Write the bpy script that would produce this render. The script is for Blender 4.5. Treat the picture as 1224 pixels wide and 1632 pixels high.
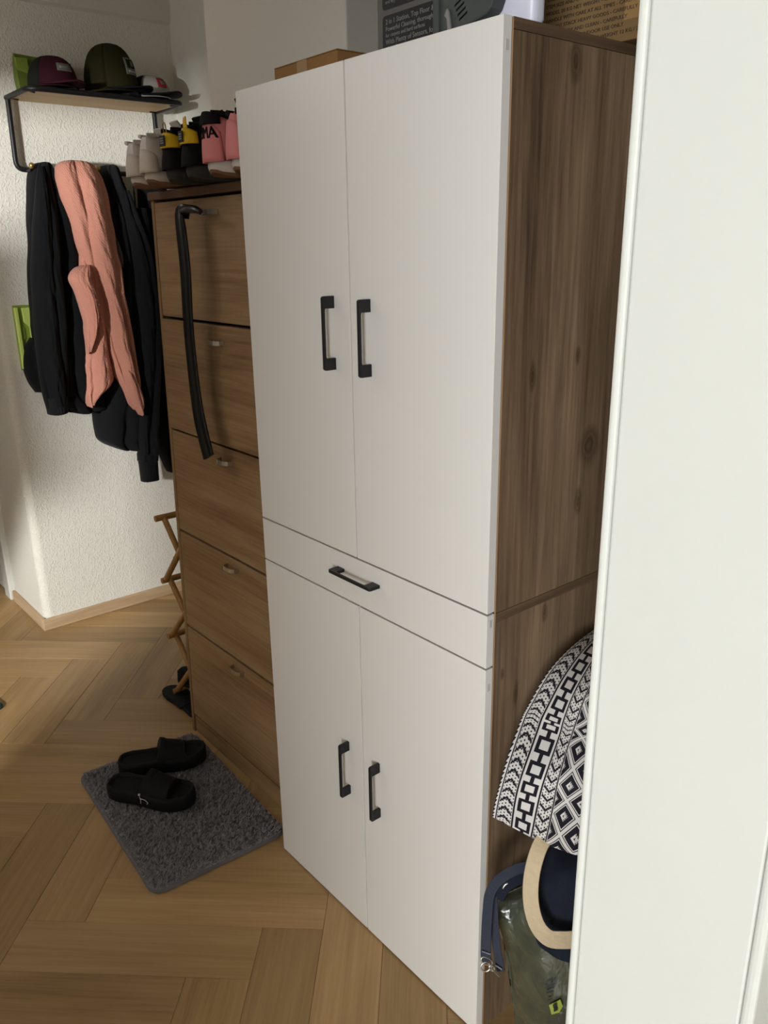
import bpy, bmesh, math, random
from mathutils import Vector, Matrix, Euler
random.seed(7)
for o in list(bpy.data.objects): bpy.data.objects.remove(o)
SC = bpy.context.scene
COL = SC.collection
R = math.radians

# ------------------------------------------------------------------ camera
cam = bpy.data.cameras.new('camera'); camo = bpy.data.objects.new('camera', cam); COL.objects.link(camo)
cam.sensor_fit = 'VERTICAL'; cam.sensor_height = 36.0
cam.lens = 1296.845 / 1632 * 36.0
cam.clip_start = 0.02; cam.clip_end = 60
camo.matrix_world = Matrix(((0.642636, -0.229870, 0.730875, 0.873872), (0.766031, 0.211042, -0.607172, -0.954665), (-0.014675, 0.950064, 0.311710, 1.578350), (0, 0, 0, 1)))
SC.camera = camo

# ------------------------------------------------------------------ world, light, exposure
w = bpy.data.worlds.new('world'); SC.world = w; w.use_nodes = True
bg = w.node_tree.nodes['Background']; bg.inputs[0].default_value = (1.0, 0.985, 0.965, 1); bg.inputs[1].default_value = 0.6
def area(name, loc, target, sx, sy, power, color):
    l = bpy.data.lights.new(name, 'AREA'); l.shape = 'RECTANGLE'; l.size = sx; l.size_y = sy; l.energy = power; l.color = color
    o = bpy.data.objects.new(name, l); COL.objects.link(o); o.location = loc
    o.rotation_euler = (Vector(target) - Vector(loc)).to_track_quat('-Z', 'Y').to_euler()
    return o
area('room_window_daylight', (3.5, -5.55, 1.60), (0.2, 0.0, 1.15), 2.2, 1.7, 345, (0.96, 0.995, 1.0))
area('hall_doorway_daylight', (0.40, -3.4, 1.72), (-2.45, 0.4, 1.5), 0.26, 0.22, 235, (0.99, 1.0, 0.98))
pl = bpy.data.lights.new('hall_fill_light', 'POINT'); pl.energy = 8; pl.shadow_soft_size = 0.15; pl.color = (1.0, 0.985, 0.95)  # added fill to lift the upper hall walls, no lamp stands here
plo = bpy.data.objects.new('hall_fill_light', pl); COL.objects.link(plo); plo.location = (-1.95, -1.0, 2.30)
SC.view_settings.view_transform = 'Standard'; SC.view_settings.look = 'None'
SC.view_settings.exposure = 0.0; SC.view_settings.gamma = 1.0; SC.view_settings.use_curve_mapping = False

# ------------------------------------------------------------------ materials
def srgb(r, g, b):
    f = lambda c: (c/255/12.92) if c/255 <= 0.04045 else ((c/255+0.055)/1.055)**2.4
    return (f(r), f(g), f(b), 1)
class N:
    """tiny node helper"""
    def __init__(s, m): s.t = m.node_tree; s.n = s.t.nodes; s.l = s.t.links
    def new(s, typ, **kw):
        n = s.n.new(typ)
        for k, v in kw.items(): setattr(n, k, v)
        return n
    def link(s, a, b): s.l.new(a, b)
def base(name, rough=0.5, spec=0.5, metal=0.0):
    m = bpy.data.materials.new(name); m.use_nodes = True
    b = m.node_tree.nodes['Principled BSDF']
    b.inputs['Roughness'].default_value = rough; b.inputs['Metallic'].default_value = metal
    b.inputs['Specular IOR Level'].default_value = spec
    return m, N(m), b
def plain(name, col, rough=0.5, spec=0.4, metal=0.0, var=0.06, scale=30, bump=0.0, bscale=200, stretch=(1,1,1), sheen=0.0, coat=0.0):
    m, n, b = base(name, rough, spec, metal)
    tc = n.new('ShaderNodeTexCoord'); mp = n.new('ShaderNodeMapping'); mp.inputs['Scale'].default_value = stretch
    n.link(tc.outputs['Object'], mp.inputs['Vector'])
    nz = n.new('ShaderNodeTexNoise'); nz.inputs['Scale'].default_value = scale; nz.inputs['Detail'].default_value = 4
    n.link(mp.outputs[0], nz.inputs['Vector'])
    mx = n.new('ShaderNodeMix', data_type='RGBA')
    c = col if len(col) == 4 else srgb(*col)
    mx.inputs[6].default_value = tuple(x*(1-var) for x in c[:3]) + (1,); mx.inputs[7].default_value = tuple(min(1, x*(1+var)) for x in c[:3]) + (1,)
    n.link(nz.outputs[0], mx.inputs[0]); n.link(mx.outputs[2], b.inputs['Base Color'])
    if bump:
        bz = n.new('ShaderNodeTexNoise'); bz.inputs['Scale'].default_value = bscale; bz.inputs['Detail'].default_value = 3
        n.link(mp.outputs[0], bz.inputs['Vector'])
        bp = n.new('ShaderNodeBump'); bp.inputs['Strength'].default_value = bump; bp.inputs['Distance'].default_value = 0.004
        n.link(bz.outputs[0], bp.inputs['Height']); n.link(bp.outputs[0], b.inputs['Normal'])
    if sheen:
        b.inputs['Sheen Weight'].default_value = sheen
    if coat: b.inputs['Coat Weight'].default_value = coat
    return m
def wood(name, cols, axis='Z', rough=0.5, scale=1.0, knots=False, perobj=False, spec=0.35, fine=1.0, wav=0.55):
    """grain runs along the given local axis"""
    m, n, b = base(name, rough, spec)
    tc = n.new('ShaderNodeTexCoord')
    vec = tc.outputs['Object']
    if perobj:
        oi = n.new('ShaderNodeObjectInfo'); ad = n.new('ShaderNodeVectorMath', operation='ADD')
        cm = n.new('ShaderNodeCombineXYZ'); ml = n.new('ShaderNodeMath', operation='MULTIPLY'); ml.inputs[1].default_value = 37.0
        n.link(oi.outputs['Random'], ml.inputs[0])
        for i in range(3): n.link(ml.outputs[0], cm.inputs[i])
        n.link(vec, ad.inputs[0]); n.link(cm.outputs[0], ad.inputs[1]); vec = ad.outputs[0]
    def mapped(s_along, s_across):
        mp = n.new('ShaderNodeMapping'); s = [s_across*scale]*3; s['XYZ'.index(axis)] = s_along*scale
        mp.inputs['Scale'].default_value = s; n.link(vec, mp.inputs['Vector']); return mp.outputs[0]
    big = n.new('ShaderNodeTexNoise'); big.inputs['Scale'].default_value = 1; big.inputs['Detail'].default_value = 3; big.inputs['Distortion'].default_value = wav
    n.link(mapped(1.2, 9), big.inputs['Vector'])
    fn = n.new('ShaderNodeTexNoise'); fn.inputs['Scale'].default_value = 1; fn.inputs['Detail'].default_value = 5; fn.inputs['Roughness'].default_value = 0.65
    n.link(mapped(5, 150*fine), fn.inputs['Vector'])
    md = n.new('ShaderNodeTexNoise'); md.inputs['Scale'].default_value = 1; md.inputs['Detail'].default_value = 4; md.inputs['Distortion'].default_value = 1.2*wav
    n.link(mapped(3, 40), md.inputs['Vector'])
    def madd(a, wa, c, wc):
        x = n.new('ShaderNodeMath', operation='MULTIPLY'); n.link(a, x.inputs[0]); x.inputs[1].default_value = wa
        y = n.new('ShaderNodeMath', operation='MULTIPLY_ADD'); n.link(c, y.inputs[0]); y.inputs[1].default_value = wc; n.link(x.outputs[0], y.inputs[2]); return y.outputs[0]
    f = madd(big.outputs[0], 0.42, fn.outputs[0], 0.34)
    y = n.new('ShaderNodeMath', operation='MULTIPLY_ADD'); n.link(md.outputs[0], y.inputs[0]); y.inputs[1].default_value = 0.24; n.link(f, y.inputs[2]); f = y.outputs[0]
    rp = n.new('ShaderNodeValToRGB'); e = rp.color_ramp.elements
    k = len(cols); e[0].position = 0.36; e[0].color = srgb(*cols[0]); e[1].position = 0.64; e[1].color = srgb(*cols[-1])
    for i in range(1, k-1):
        q = e.new(0.36 + 0.28*i/(k-1)); q.color = srgb(*cols[i])
    n.link(f, rp.inputs[0]); out = rp.outputs[0]
    if knots:
        nd = n.new('ShaderNodeTexNoise'); nd.inputs['Scale'].default_value = 28; nd.inputs['Detail'].default_value = 4; n.link(vec, nd.inputs['Vector'])
        for (ky, kz, ry, rz) in knots:
            vm = n.new('ShaderNodeVectorMath', operation='SUBTRACT'); n.link(vec, vm.inputs[0]); vm.inputs[1].default_value = (0, ky, kz)
            sc_ = n.new('ShaderNodeVectorMath', operation='MULTIPLY'); n.link(vm.outputs[0], sc_.inputs[0]); sc_.inputs[1].default_value = (0, 1/ry, 1/rz)
            ln_ = n.new('ShaderNodeVectorMath', operation='LENGTH'); n.link(sc_.outputs[0], ln_.inputs[0])
            ad_ = n.new('ShaderNodeMath', operation='MULTIPLY_ADD'); n.link(nd.outputs[0], ad_.inputs[0]); ad_.inputs[1].default_value = 0.9; n.link(ln_.outputs['Value'], ad_.inputs[2])
            kr = n.new('ShaderNodeValToRGB'); el = kr.color_ramp.elements
            el[0].position = 0.20; el[0].color = (0.62, 0.60, 0.58, 1); el[1].position = 1.0; el[1].color = (1, 1, 1, 1)
            q = el.new(0.38); q.color = (0.36, 0.33, 0.31, 1); q = el.new(0.52); q.color = (0.70, 0.68, 0.66, 1); q = el.new(0.62); q.color = (0.52, 0.5, 0.48, 1)
            dv = n.new('ShaderNodeMath', operation='MULTIPLY'); n.link(ad_.outputs[0], dv.inputs[0]); dv.inputs[1].default_value = 0.5; n.link(dv.outputs[0], kr.inputs[0])
            mx = n.new('ShaderNodeMix', data_type='RGBA', blend_type='MULTIPLY'); mx.inputs[0].default_value = 1
            n.link(out, mx.inputs[6]); n.link(kr.outputs[0], mx.inputs[7]); out = mx.outputs[2]
    if perobj:
        hs = n.new('ShaderNodeHueSaturation'); mr = n.new('ShaderNodeMapRange'); mr.inputs['To Min'].default_value = 0.84; mr.inputs['To Max'].default_value = 1.14
        n.link(oi.outputs['Random'], mr.inputs['Value']); n.link(mr.outputs[0], hs.inputs['Value']); n.link(out, hs.inputs['Color']); out = hs.outputs[0]
    n.link(out, b.inputs['Base Color'])
    bp = n.new('ShaderNodeBump'); bp.inputs['Strength'].default_value = 0.15; bp.inputs['Distance'].default_value = 0.001
    n.link(f, bp.inputs['Height']); n.link(bp.outputs[0], b.inputs['Normal'])
    return m
def stucco(name, col, strength=0.5, sc=150, dist=0.004):
    m, n, b = base(name, 0.9, 0.2)
    tc = n.new('ShaderNodeTexCoord')
    a = n.new('ShaderNodeTexNoise'); a.inputs['Scale'].default_value = sc; a.inputs['Detail'].default_value = 3; a.inputs['Roughness'].default_value = 0.5
    mp = n.new('ShaderNodeMapping'); mp.inputs['Scale'].default_value = (1, 1, 0.8); n.link(tc.outputs['Object'], mp.inputs['Vector']); n.link(mp.outputs[0], a.inputs['Vector'])
    rp = n.new('ShaderNodeValToRGB'); rp.color_ramp.elements[0].position = 0.48; rp.color_ramp.elements[1].position = 0.72
    n.link(a.outputs[0], rp.inputs[0])
    bp = n.new('ShaderNodeBump'); bp.inputs['Strength'].default_value = strength; bp.inputs['Distance'].default_value = dist
    n.link(rp.outputs[0], bp.inputs['Height']); n.link(bp.outputs[0], b.inputs['Normal'])
    b.inputs['Base Color'].default_value = srgb(*col)
    return m

M = {}
KN = [(0.164, 1.840, .013, .024), (0.260, 1.223, .024, .030), (0.094, 1.369, .006, .020), (0.212, 1.394, .005, .012), (0.238, 1.122, .008, .022), (0.084, 0.780, .005, .022), (0.157, 0.924, .006, .016), (0.044, 0.835, .004, .010)]
M['coat_wall'] = stucco('coarse_white_stucco', (226, 222, 212), 0.42, 150, 0.005)
M['wall'] = stucco('fine_white_wallpaper', (220, 215, 206), 0.18, 220, 0.003)
M['recess'] = stucco('white_recess_wallpaper', (222, 219, 210), 0.22, 200, 0.003)
M['smooth_white'] = plain('white_gloss_paint', (214, 215, 209), 0.28, 0.5, var=0.02, scale=6, bump=0.03, bscale=60)
M['ceiling'] = plain('white_ceiling_paint', (232, 230, 225), 0.9, 0.1)
M['baseboard'] = wood('pale_oak_skirting', [(168, 140, 108), (190, 163, 130), (202, 176, 144)], 'X', 0.5, 1.0, spec=0.25)
M['baseboard_y'] = wood('pale_oak_skirting_long', [(168, 140, 108), (190, 163, 130), (202, 176, 144)], 'Y', 0.5, 1.0, spec=0.25)
M['plank'] = wood('oak_vinyl_plank', [(145, 115, 75), (164, 132, 89), (176, 143, 99), (186, 153, 109)], 'X', 0.42, 0.8, perobj=True, spec=0.35)
M['subfloor'] = plain('dark_plank_joint', (70, 50, 32), 0.9)
M['cab_white'] = plain('warm_white_melamine', (227, 223, 218), 0.38, 0.35, var=0.012, scale=3)
M['cab_wood'] = wood('brown_old_wood_decor', [(74, 57, 44), (106, 85, 65), (130, 107, 84), (156, 130, 104)], 'Z', 0.55, 0.8, knots=KN, fine=0.9)
M['cab_wood_y'] = wood('brown_old_wood_edge', [(80, 62, 47), (106, 85, 65), (128, 104, 80)], 'Y', 0.55, 0.85)
M['edge_glint'] = plain('pale_edge_highlight', (170, 134, 100), 0.5)
M['sonoma'] = wood('grey_brown_oak_decor', [(112, 84, 55), (138, 108, 75), (156, 126, 92), (168, 138, 102)], 'X', 0.5, 0.9)
M['sonoma_z'] = wood('grey_brown_oak_side', [(112, 84, 55), (138, 108, 75), (158, 128, 92)], 'Z', 0.5, 0.9)
M['sonoma_dark'] = wood('brown_oak_top', [(78, 55, 38), (98, 70, 48), (112, 82, 58)], 'X', 0.5, 0.9)
M['black_metal'] = plain('black_powder_coat', (22, 22, 25), 0.45, 0.4, var=0.1)
M['chrome'] = plain('brushed_nickel', (205, 200, 190), 0.28, 0.5, metal=1.0, var=0.03)
M['black_plastic'] = plain('black_gloss_plastic', (13, 13, 15), 0.3, 0.5, var=0.1)
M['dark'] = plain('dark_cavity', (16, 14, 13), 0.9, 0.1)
M['shelf_wood'] = wood('pale_pine_shelf', [(178, 146, 102), (198, 168, 124), (208, 180, 138)], 'Y', 0.55, 1.0)
M['brass'] = plain('brass_knob', (190, 160, 100), 0.35, 0.5, metal=0.9)
M['bamboo'] = wood('honey_bamboo', [(140, 100, 54), (164, 122, 70), (178, 138, 84)], 'Z', 0.45, 1.2)
M['black_fleece'] = plain('black_fleece', (15, 16, 18), 0.95, 0.1, var=0.25, scale=60, bump=0.25, bscale=500, sheen=0.05)
M['black_knit'] = plain('black_jersey', (18, 19, 22), 0.9, 0.15, var=0.3, scale=20, bump=0.3, bscale=400, sheen=0.06)
M['purple_cloth'] = plain('dark_plum_cloth', (42, 24, 36), 0.9, 0.1, var=0.2, bump=0.2)
M['grey_cloth'] = plain('grey_cloth', (110, 100, 98), 0.9, 0.1, bump=0.2)
M['lime'] = plain('lime_green_plastic', (204, 222, 118), 0.4, 0.4, var=0.05)
M['lime_bag'] = plain('dull_lime_nylon', (98, 112, 46), 0.7, 0.3, var=0.08)
M['lime_dark'] = plain('dark_lime_plastic', (136, 156, 62), 0.45, 0.4, var=0.05)
M['rug'] = plain('grey_shag_pile', (138, 135, 138), 0.95, 0.1, var=0.3, scale=70)
M['rug_base'] = plain('grey_rug_backing', (112, 108, 110), 0.95, 0.1)
M['slide'] = plain('black_foam', (17, 17, 18), 0.75, 0.25, var=0.2, bump=0.1)
M['mark_white'] = plain('white_print', (205, 205, 200), 0.7)
M['shoe_white'] = plain('white_leather', (214, 206, 200), 0.5, 0.4, var=0.03, bump=0.06, bscale=120)
M['shoe_white2'] = plain('white_rubber', (206, 196, 186), 0.6, 0.3, var=0.05)
M['gum'] = plain('brown_gum_rubber', (122, 88, 66), 0.7)
M['pink'] = plain('pink_mesh', (222, 138, 138), 0.75, 0.3, var=0.05, bump=0.15, bscale=600)
M['black_mesh'] = plain('black_mesh', (16, 16, 18), 0.85, 0.2, bump=0.2)
M['grey_rubber'] = plain('dark_grey_rubber', (58, 58, 55), 0.85, 0.2)
M['yellow'] = plain('yellow_nylon', (222, 182, 20), 0.6)
M['gold_loop'] = plain('mustard_cord', (170, 140, 60), 0.6)
M['olive'] = plain('olive_cap_cloth', (46, 42, 22), 0.9, 0.15, var=0.15, bump=0.2, bscale=700)
M['maroon'] = plain('maroon_cap_cloth', (58, 22, 34), 0.9, 0.15, var=0.12, bump=0.2, bscale=700)
M['green_black'] = plain('dark_green_mesh', (30, 34, 26), 0.9, 0.15, var=0.2)
M['patch_grey'] = plain('grey_patch', (112, 114, 102), 0.8)
M['patch_red'] = plain('red_patch', (150, 34, 46), 0.7)
M['cap_white'] = plain('off_white_cap_cloth', (170, 166, 158), 0.85)
M['cap_navy'] = plain('black_navy_visor', (16, 18, 24), 0.8, 0.2)
M['cardboard'] = plain('brown_cardboard', (150, 112, 70), 0.85, 0.15, var=0.06, scale=12)
M['cardboard_dark'] = plain('brown_cardboard_print_side', (128, 102, 70), 0.85, 0.15, var=0.06, scale=12)
M['print_brown'] = plain('dark_brown_print', (62, 46, 30), 0.85)
M['tape'] = plain('packing_tape', (158, 124, 80), 0.5, 0.3)
M['box_grey'] = plain('grey_printed_carton', (104, 101, 98), 0.6, 0.3)
M['box_black'] = plain('black_printed_panel', (20, 20, 22), 0.5, 0.3)
M['print_grey'] = plain('light_grey_print', (140, 140, 138), 0.7)
M['slate'] = plain('slate_grey_plastic', (62, 66, 64), 0.5, 0.4)
M['slate_light'] = plain('grey_plastic', (130, 126, 122), 0.5, 0.4)
M['lavender_white'] = plain('cool_white_plastic', (214, 214, 230), 0.35, 0.4)
M['navy'] = plain('navy_canvas', (30, 34, 46), 0.9, 0.15, var=0.15, bump=0.2, bscale=400)
M['denim'] = plain('navy_webbing', (52, 55, 67), 0.85, 0.2, var=0.15, bump=0.3, bscale=700)
M['stitch'] = plain('pale_stitching', (140, 140, 150), 0.8)
M['beige'] = plain('beige_cotton_webbing', (198, 178, 148), 0.85, 0.15, var=0.06, bump=0.7, bscale=70)
M['teal'] = plain('dark_teal_cloth', (30, 62, 58), 0.85)
M['print_dark'] = plain('dark_print', (16, 20, 18), 0.6)
M['sticker_lime'] = plain('lime_sticker', (150, 160, 60), 0.45)
# muslin: crinkled double gauze
def muslin():
    m, n, b = base('pink_crinkled_muslin', 0.9, 0.15)
    tc = n.new('ShaderNodeTexCoord')
    a = n.new('ShaderNodeTexWave', wave_type='BANDS', bands_direction='DIAGONAL'); a.inputs['Scale'].default_value = 55; a.inputs['Distortion'].default_value = 7; a.inputs['Detail'].default_value = 2; a.inputs['Detail Scale'].default_value = 2.0
    n.link(tc.outputs['Object'], a.inputs['Vector'])
    c = n.new('ShaderNodeTexNoise'); c.inputs['Scale'].default_value = 90; c.inputs['Detail'].default_value = 3; n.link(tc.outputs['Object'], c.inputs['Vector'])
    ad = n.new('ShaderNodeMath', operation='ADD'); n.link(a.outputs['Fac'], ad.inputs[0]); n.link(c.outputs[0], ad.inputs[1])
    bp = n.new('ShaderNodeBump'); bp.inputs['Strength'].default_value = 0.5; bp.inputs['Distance'].default_value = 0.003
    n.link(ad.outputs[0], bp.inputs['Height']); n.link(bp.outputs[0], b.inputs['Normal'])
    b.inputs['Base Color'].default_value = srgb(194, 134, 116); b.inputs['Sheen Weight'].default_value = 0.1
    return m
M['muslin'] = muslin()
def plastic_wrap():
    m, n, b = base('olive_green_plastic_wrap', 0.22, 0.6)
    tc = n.new('ShaderNodeTexCoord')
    a = n.new('ShaderNodeTexNoise'); a.inputs['Scale'].default_value = 22; a.inputs['Detail'].default_value = 2; a.inputs['Distortion'].default_value = 0.7; n.link(tc.outputs['Object'], a.inputs['Vector'])
    bp = n.new('ShaderNodeBump'); bp.inputs['Strength'].default_value = 0.6; bp.inputs['Distance'].default_value = 0.015
    n.link(a.outputs[0], bp.inputs['Height']); n.link(bp.outputs[0], b.inputs['Normal'])
    rp = n.new('ShaderNodeValToRGB'); rp.color_ramp.elements[0].position = 0.35; rp.color_ramp.elements[0].color = srgb(60, 64, 54)
    rp.color_ramp.elements[1].position = 0.7; rp.color_ramp.elements[1].color = srgb(78, 80, 62)
    n.link(a.outputs[0], rp.inputs[0]); n.link(rp.outputs[0], b.inputs['Base Color']); b.inputs['Coat Weight'].default_value = 0.4
    return m
M['wrap'] = plastic_wrap()
# cushion print
def cushion_mat():
    m, n, b = base('black_white_tribal_print', 0.75, 0.25)
    tc = n.new('ShaderNodeTexCoord'); sp = n.new('ShaderNodeSeparateXYZ'); n.link(tc.outputs['UV'], sp.inputs[0])
    class X:
        def __init__(s, v): s.v = v
        def op(s, o, *a):
            k = n.new('ShaderNodeMath', operation=o)
            for i, q in enumerate((s,)+a):
                q = q.v if isinstance(q, X) else q
                if isinstance(q, (int, float)): k.inputs[i].default_value = q
                else: n.link(q, k.inputs[i])
            return X(k.outputs[0])
        def __add__(s, o): return s.op('ADD', o)
        def __sub__(s, o): return s.op('SUBTRACT', o)
        def __mul__(s, o): return s.op('MULTIPLY', o)
        def __lt__(s, o): return s.op('LESS_THAN', o)
        def __gt__(s, o): return s.op('GREATER_THAN', o)
        def abs(s): return s.op('ABSOLUTE')
        def frac(s): return s.op('FRACT')
        def max(s, o): return s.op('MAXIMUM', o)
        def min(s, o): return s.op('MINIMUM', o)
    u, v = X(sp.outputs[0]), X(sp.outputs[1])
    inb = lambda a, c: (u > a) * (u < c)
    b0, b1, b2, b3, b4 = 0.045, 0.175, 0.33, 0.455, 0.80
    lines = None
    for q in (b0, b1, b2, b3, b4):
        d = (u - q).abs() < 0.0065
        lines = d if lines is None else lines.max(d)
    # chain of open squares
    s = ((u - (b1+b2)/2) * (1/(b2-b1))); t = (v*12.0).frac() - 0.5
    mm = s.abs().max(t.abs()*1.05)
    chain = ((mm < 0.36) * (mm > 0.20)).max((s.abs() < 0.085) * (t.abs() > 0.30)) * inb(b1, b2)
    # chevrons and dots
    def chev(lo, hi, sgn):
        s = (u - lo) * (1/(hi-lo)); z = (s - 0.5).abs()
        st = (v*23.0 + z*(1.35*sgn) + (s*9).frac()*0.12).frac() < 0.30
        st = st * (z < 0.40)
        p = (s*5.0).frac() - 0.5; q = (v*69.0 + (s*5.0).op('FLOOR')*0.5).frac() - 0.5
        dots = ((p*p + q*q) < 0.055) * (z < 0.46)
        return st.max(dots) * inb(lo+0.01, hi-0.01)
    ch = chev(b0, b1, 1.0).max(chev(b2, b3, -1.0))
    # diamonds
    x = (u - b3) * (1/(b4-b3)) * 1.5; y = v * 7.5
    a = (x + y).frac(); c = (x - y + 40.0).frac()
    mm = (a - 0.5).abs().max((c - 0.5).abs())
    jag = ((a*11).frac() * 0.07) + ((c*11).frac() * 0.07)
    core = (mm + jag)
    dia = ((mm < 0.43) * (mm > 0.39)).max(((mm < 0.35) * (core > 0.20))).max(core < 0.10) * inb(b3+0.01, b4-0.01)
    # saw teeth at the very edge
    teeth = ((v*46).frac()*0.045 > u*1.6) * (u < b0 - 0.01)
    ink = lines.max(chain).max(ch).max(dia).max(teeth)
    mx = n.new('ShaderNodeMix', data_type='RGBA'); n.link(ink.v, mx.inputs[0])
    mx.inputs[6].default_value = srgb(218, 214, 212); mx.inputs[7].default_value = srgb(26, 24, 34)
    n.link(mx.outputs[2], b.inputs['Base Color'])
    return m
M['cushion'] = cushion_mat()

# ------------------------------------------------------------------ geometry helpers
class MB:
    def __init__(s): s.v = []; s.f = []; s.sm = []
    def add(s, vs, fs, smooth=False):
        k = len(s.v); s.v += [tuple(q) for q in vs]; s.f += [tuple(i+k for i in f) for f in fs]; s.sm += [smooth]*len(fs)
        return s
    def box(s, x0, x1, y0, y1, z0, z1, mat=None):
        c = [Vector((x, y, z)) for z in (z0, z1) for y in (y0, y1) for x in (x0, x1)]
        if mat is not None: c = [mat @ q for q in c]
        return s.add(c, [(0,2,3,1), (4,5,7,6), (0,1,5,4), (2,6,7,3), (0,4,6,2), (1,3,7,5)])
    def prism(s, poly, a, b, axis=1, smooth=False):
        """extrude a 2-D polygon between a and b along the axis"""
        def mk(p, h):
            return {0: (h, p[0], p[1]), 1: (p[0], h, p[1]), 2: (p[0], p[1], h)}[axis]
        k = len(poly); vs = [mk(p, a) for p in poly] + [mk(p, b) for p in poly]
        fs = [tuple(range(k))[::-1], tuple(range(k, 2*k))]
        s.add(vs, fs); n0 = len(s.v) - 2*k
        s.f += [(n0+i, n0+(i+1) % k, n0+k+(i+1) % k, n0+k+i) for i in range(k)]; s.sm += [smooth]*k
        return s
    def tube(s, pts, r, seg=8, closed=False):
        pts = [Vector(p) for p in pts]; k = len(pts); rings = []
        up = None
        for i, p in enumerate(pts):
            if closed: d = pts[(i+1) % k] - pts[i-1]
            else: d = pts[min(i+1, k-1)] - pts[max(i-1, 0)]
            d.normalize()
            if up is None: up = Vector((0, 0, 1)) if abs(d.z) < 0.9 else Vector((1, 0, 0))
            a = d.cross(up); 
            if a.length < 1e-4: a = d.orthogonal()
            a.normalize(); b = a.cross(d).normalized(); up = b
            rr = r[i] if isinstance(r, (list, tuple)) else r
            rings.append([p + (a*math.cos(t) + b*math.sin(t))*rr for t in [2*math.pi*j/seg for j in range(seg)]])
        vs = [q for rg in rings for q in rg]; fs = []
        for i in range(k if closed else k-1):
            for j in range(seg):
                a0 = i*seg; b0 = ((i+1) % k)*seg
                fs.append((a0+j, a0+(j+1) % seg, b0+(j+1) % seg, b0+j))
        s.add(vs, fs, True)
        if not closed:
            s.add(rings[0], [tuple(range(seg))[::-1]]); s.add(rings[-1], [tuple(range(seg))])
        return s
    def loft(s, rings, cap0=True, cap1=True, smooth=True):
        k = len(rings[0]); vs = [q for r in rings for q in r]; fs = []
        for i in range(len(rings)-1):
            for j in range(k): fs.append((i*k+j, i*k+(j+1) % k, (i+1)*k+(j+1) % k, (i+1)*k+j))
        s.add(vs, fs, smooth)
        if cap0: s.add(rings[0], [tuple(range(k))[::-1]], smooth)
        if cap1: s.add(rings[-1], [tuple(range(k))], smooth)
        return s
    def ribbon(s, pts, width, nrm, th=0.002):
        """flat strap along pts; nrm = direction it faces"""
        pts = [Vector(p) for p in pts]; nrm = Vector(nrm).normalized(); rings = []
        for i, p in enumerate(pts):
            d = (pts[min(i+1, len(pts)-1)] - pts[max(i-1, 0)]).normalized(); a = d.cross(nrm).normalized()
            wv = width[i] if isinstance(width, (list, tuple)) else width
            nn = a.cross(d).normalized()
            rings.append([p + a*wv/2 + nn*th*0.3, p + a*wv*0.47 + nn*th, p + nn*th - a*wv*0.47, p - a*wv/2 + nn*th*0.3, p - a*wv/2 - nn*th*0.5, p + a*wv/2 - nn*th*0.5])
        return s.loft(rings, smooth=False)
    def build(s, name, mat, parent=None, bevel=0.0, seg=2, subd=0, weld=False):
        me = bpy.data.meshes.new(name); me.from_pydata(s.v, [], s.f)
        for p, q in zip(me.polygons, s.sm): p.use_smooth = q
        me.update()
        bm = bmesh.new(); bm.from_mesh(me)
        if weld: bmesh.ops.remove_doubles(bm, verts=bm.verts, dist=1e-5)
        bmesh.ops.recalc_face_normals(bm, faces=bm.faces); bm.to_mesh(me); bm.free()
        o = bpy.data.objects.new(name, me); COL.objects.link(o)
        if mat: me.materials.append(M[mat] if isinstance(mat, str) else mat)
        if bevel:
            b = o.modifiers.new('bevel', 'BEVEL'); b.width = bevel; b.segments = seg; b.limit_method = 'ANGLE'; b.angle_limit = R(40)
        if subd:
            b = o.modifiers.new('sub', 'SUBSURF'); b.levels = subd; b.render_levels = subd
        if parent: o.parent = parent
        return o
def tag(o, label=None, cat=None, group=None, kind=None):
    if label: o['label'] = label
    if cat: o['category'] = cat
    if group: o['group'] = group
    if kind: o['kind'] = kind
    return o
def thing(name, label, cat, loc=(0,0,0), rot=(0,0,0), group=None):
    o = bpy.data.objects.new(name, None); COL.objects.link(o); o.location = loc; o.rotation_euler = rot; o.empty_display_size = 0.05
    return tag(o, label, cat, group)
def struct(o, label=None): return tag(o, label, None, None, 'structure')
def box(name, x0, x1, y0, y1, z0, z1, mat, parent=None, bevel=0.0, seg=2): return MB().box(x0, x1, y0, y1, z0, z1).build(name, mat, parent, bevel, seg)
def catmull(P, n):
    """resample control points (tuples of any length) to n samples"""
    k = len(P); out = []
    for i in range(n):
        t = i/(n-1)*(k-1); j = min(int(t), k-2); f = t-j
        p0, p1, p2, p3 = P[max(j-1, 0)], P[j], P[j+1], P[min(j+2, k-1)]
        out.append(tuple(0.5*((2*b) + (-a+c)*f + (2*a-5*b+4*c-d)*f*f + (-a+3*b-3*c+d)*f**3) for a, b, c, d in zip(p0, p1, p2, p3)))
    return out
def text(name, s, size, mat, parent, mw, align='LEFT', ext=0.0003, xs=1.0):
    cu = bpy.data.curves.new('t', 'FONT'); cu.body = s; cu.size = size; cu.align_x = align; cu.extrude = ext; cu.resolution_u = 2
    ob = bpy.data.objects.new('t', cu); COL.objects.link(ob)
    dg = bpy.context.evaluated_depsgraph_get(); me = bpy.data.meshes.new_from_object(ob.evaluated_get(dg))
    bpy.data.objects.remove(ob); bpy.data.curves.remove(cu)
    me.transform(mw @ Matrix.Diagonal((xs, 1, 1, 1))); me.name = name
    o = bpy.data.objects.new(name, me); COL.objects.link(o); me.materials.clear(); me.materials.append(M[mat]); o.parent = parent
    return o
FRONT = Matrix(((1,0,0,0), (0,0,-1,0), (0,1,0,0), (0,0,0,1)))        # text plane facing -Y

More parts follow.
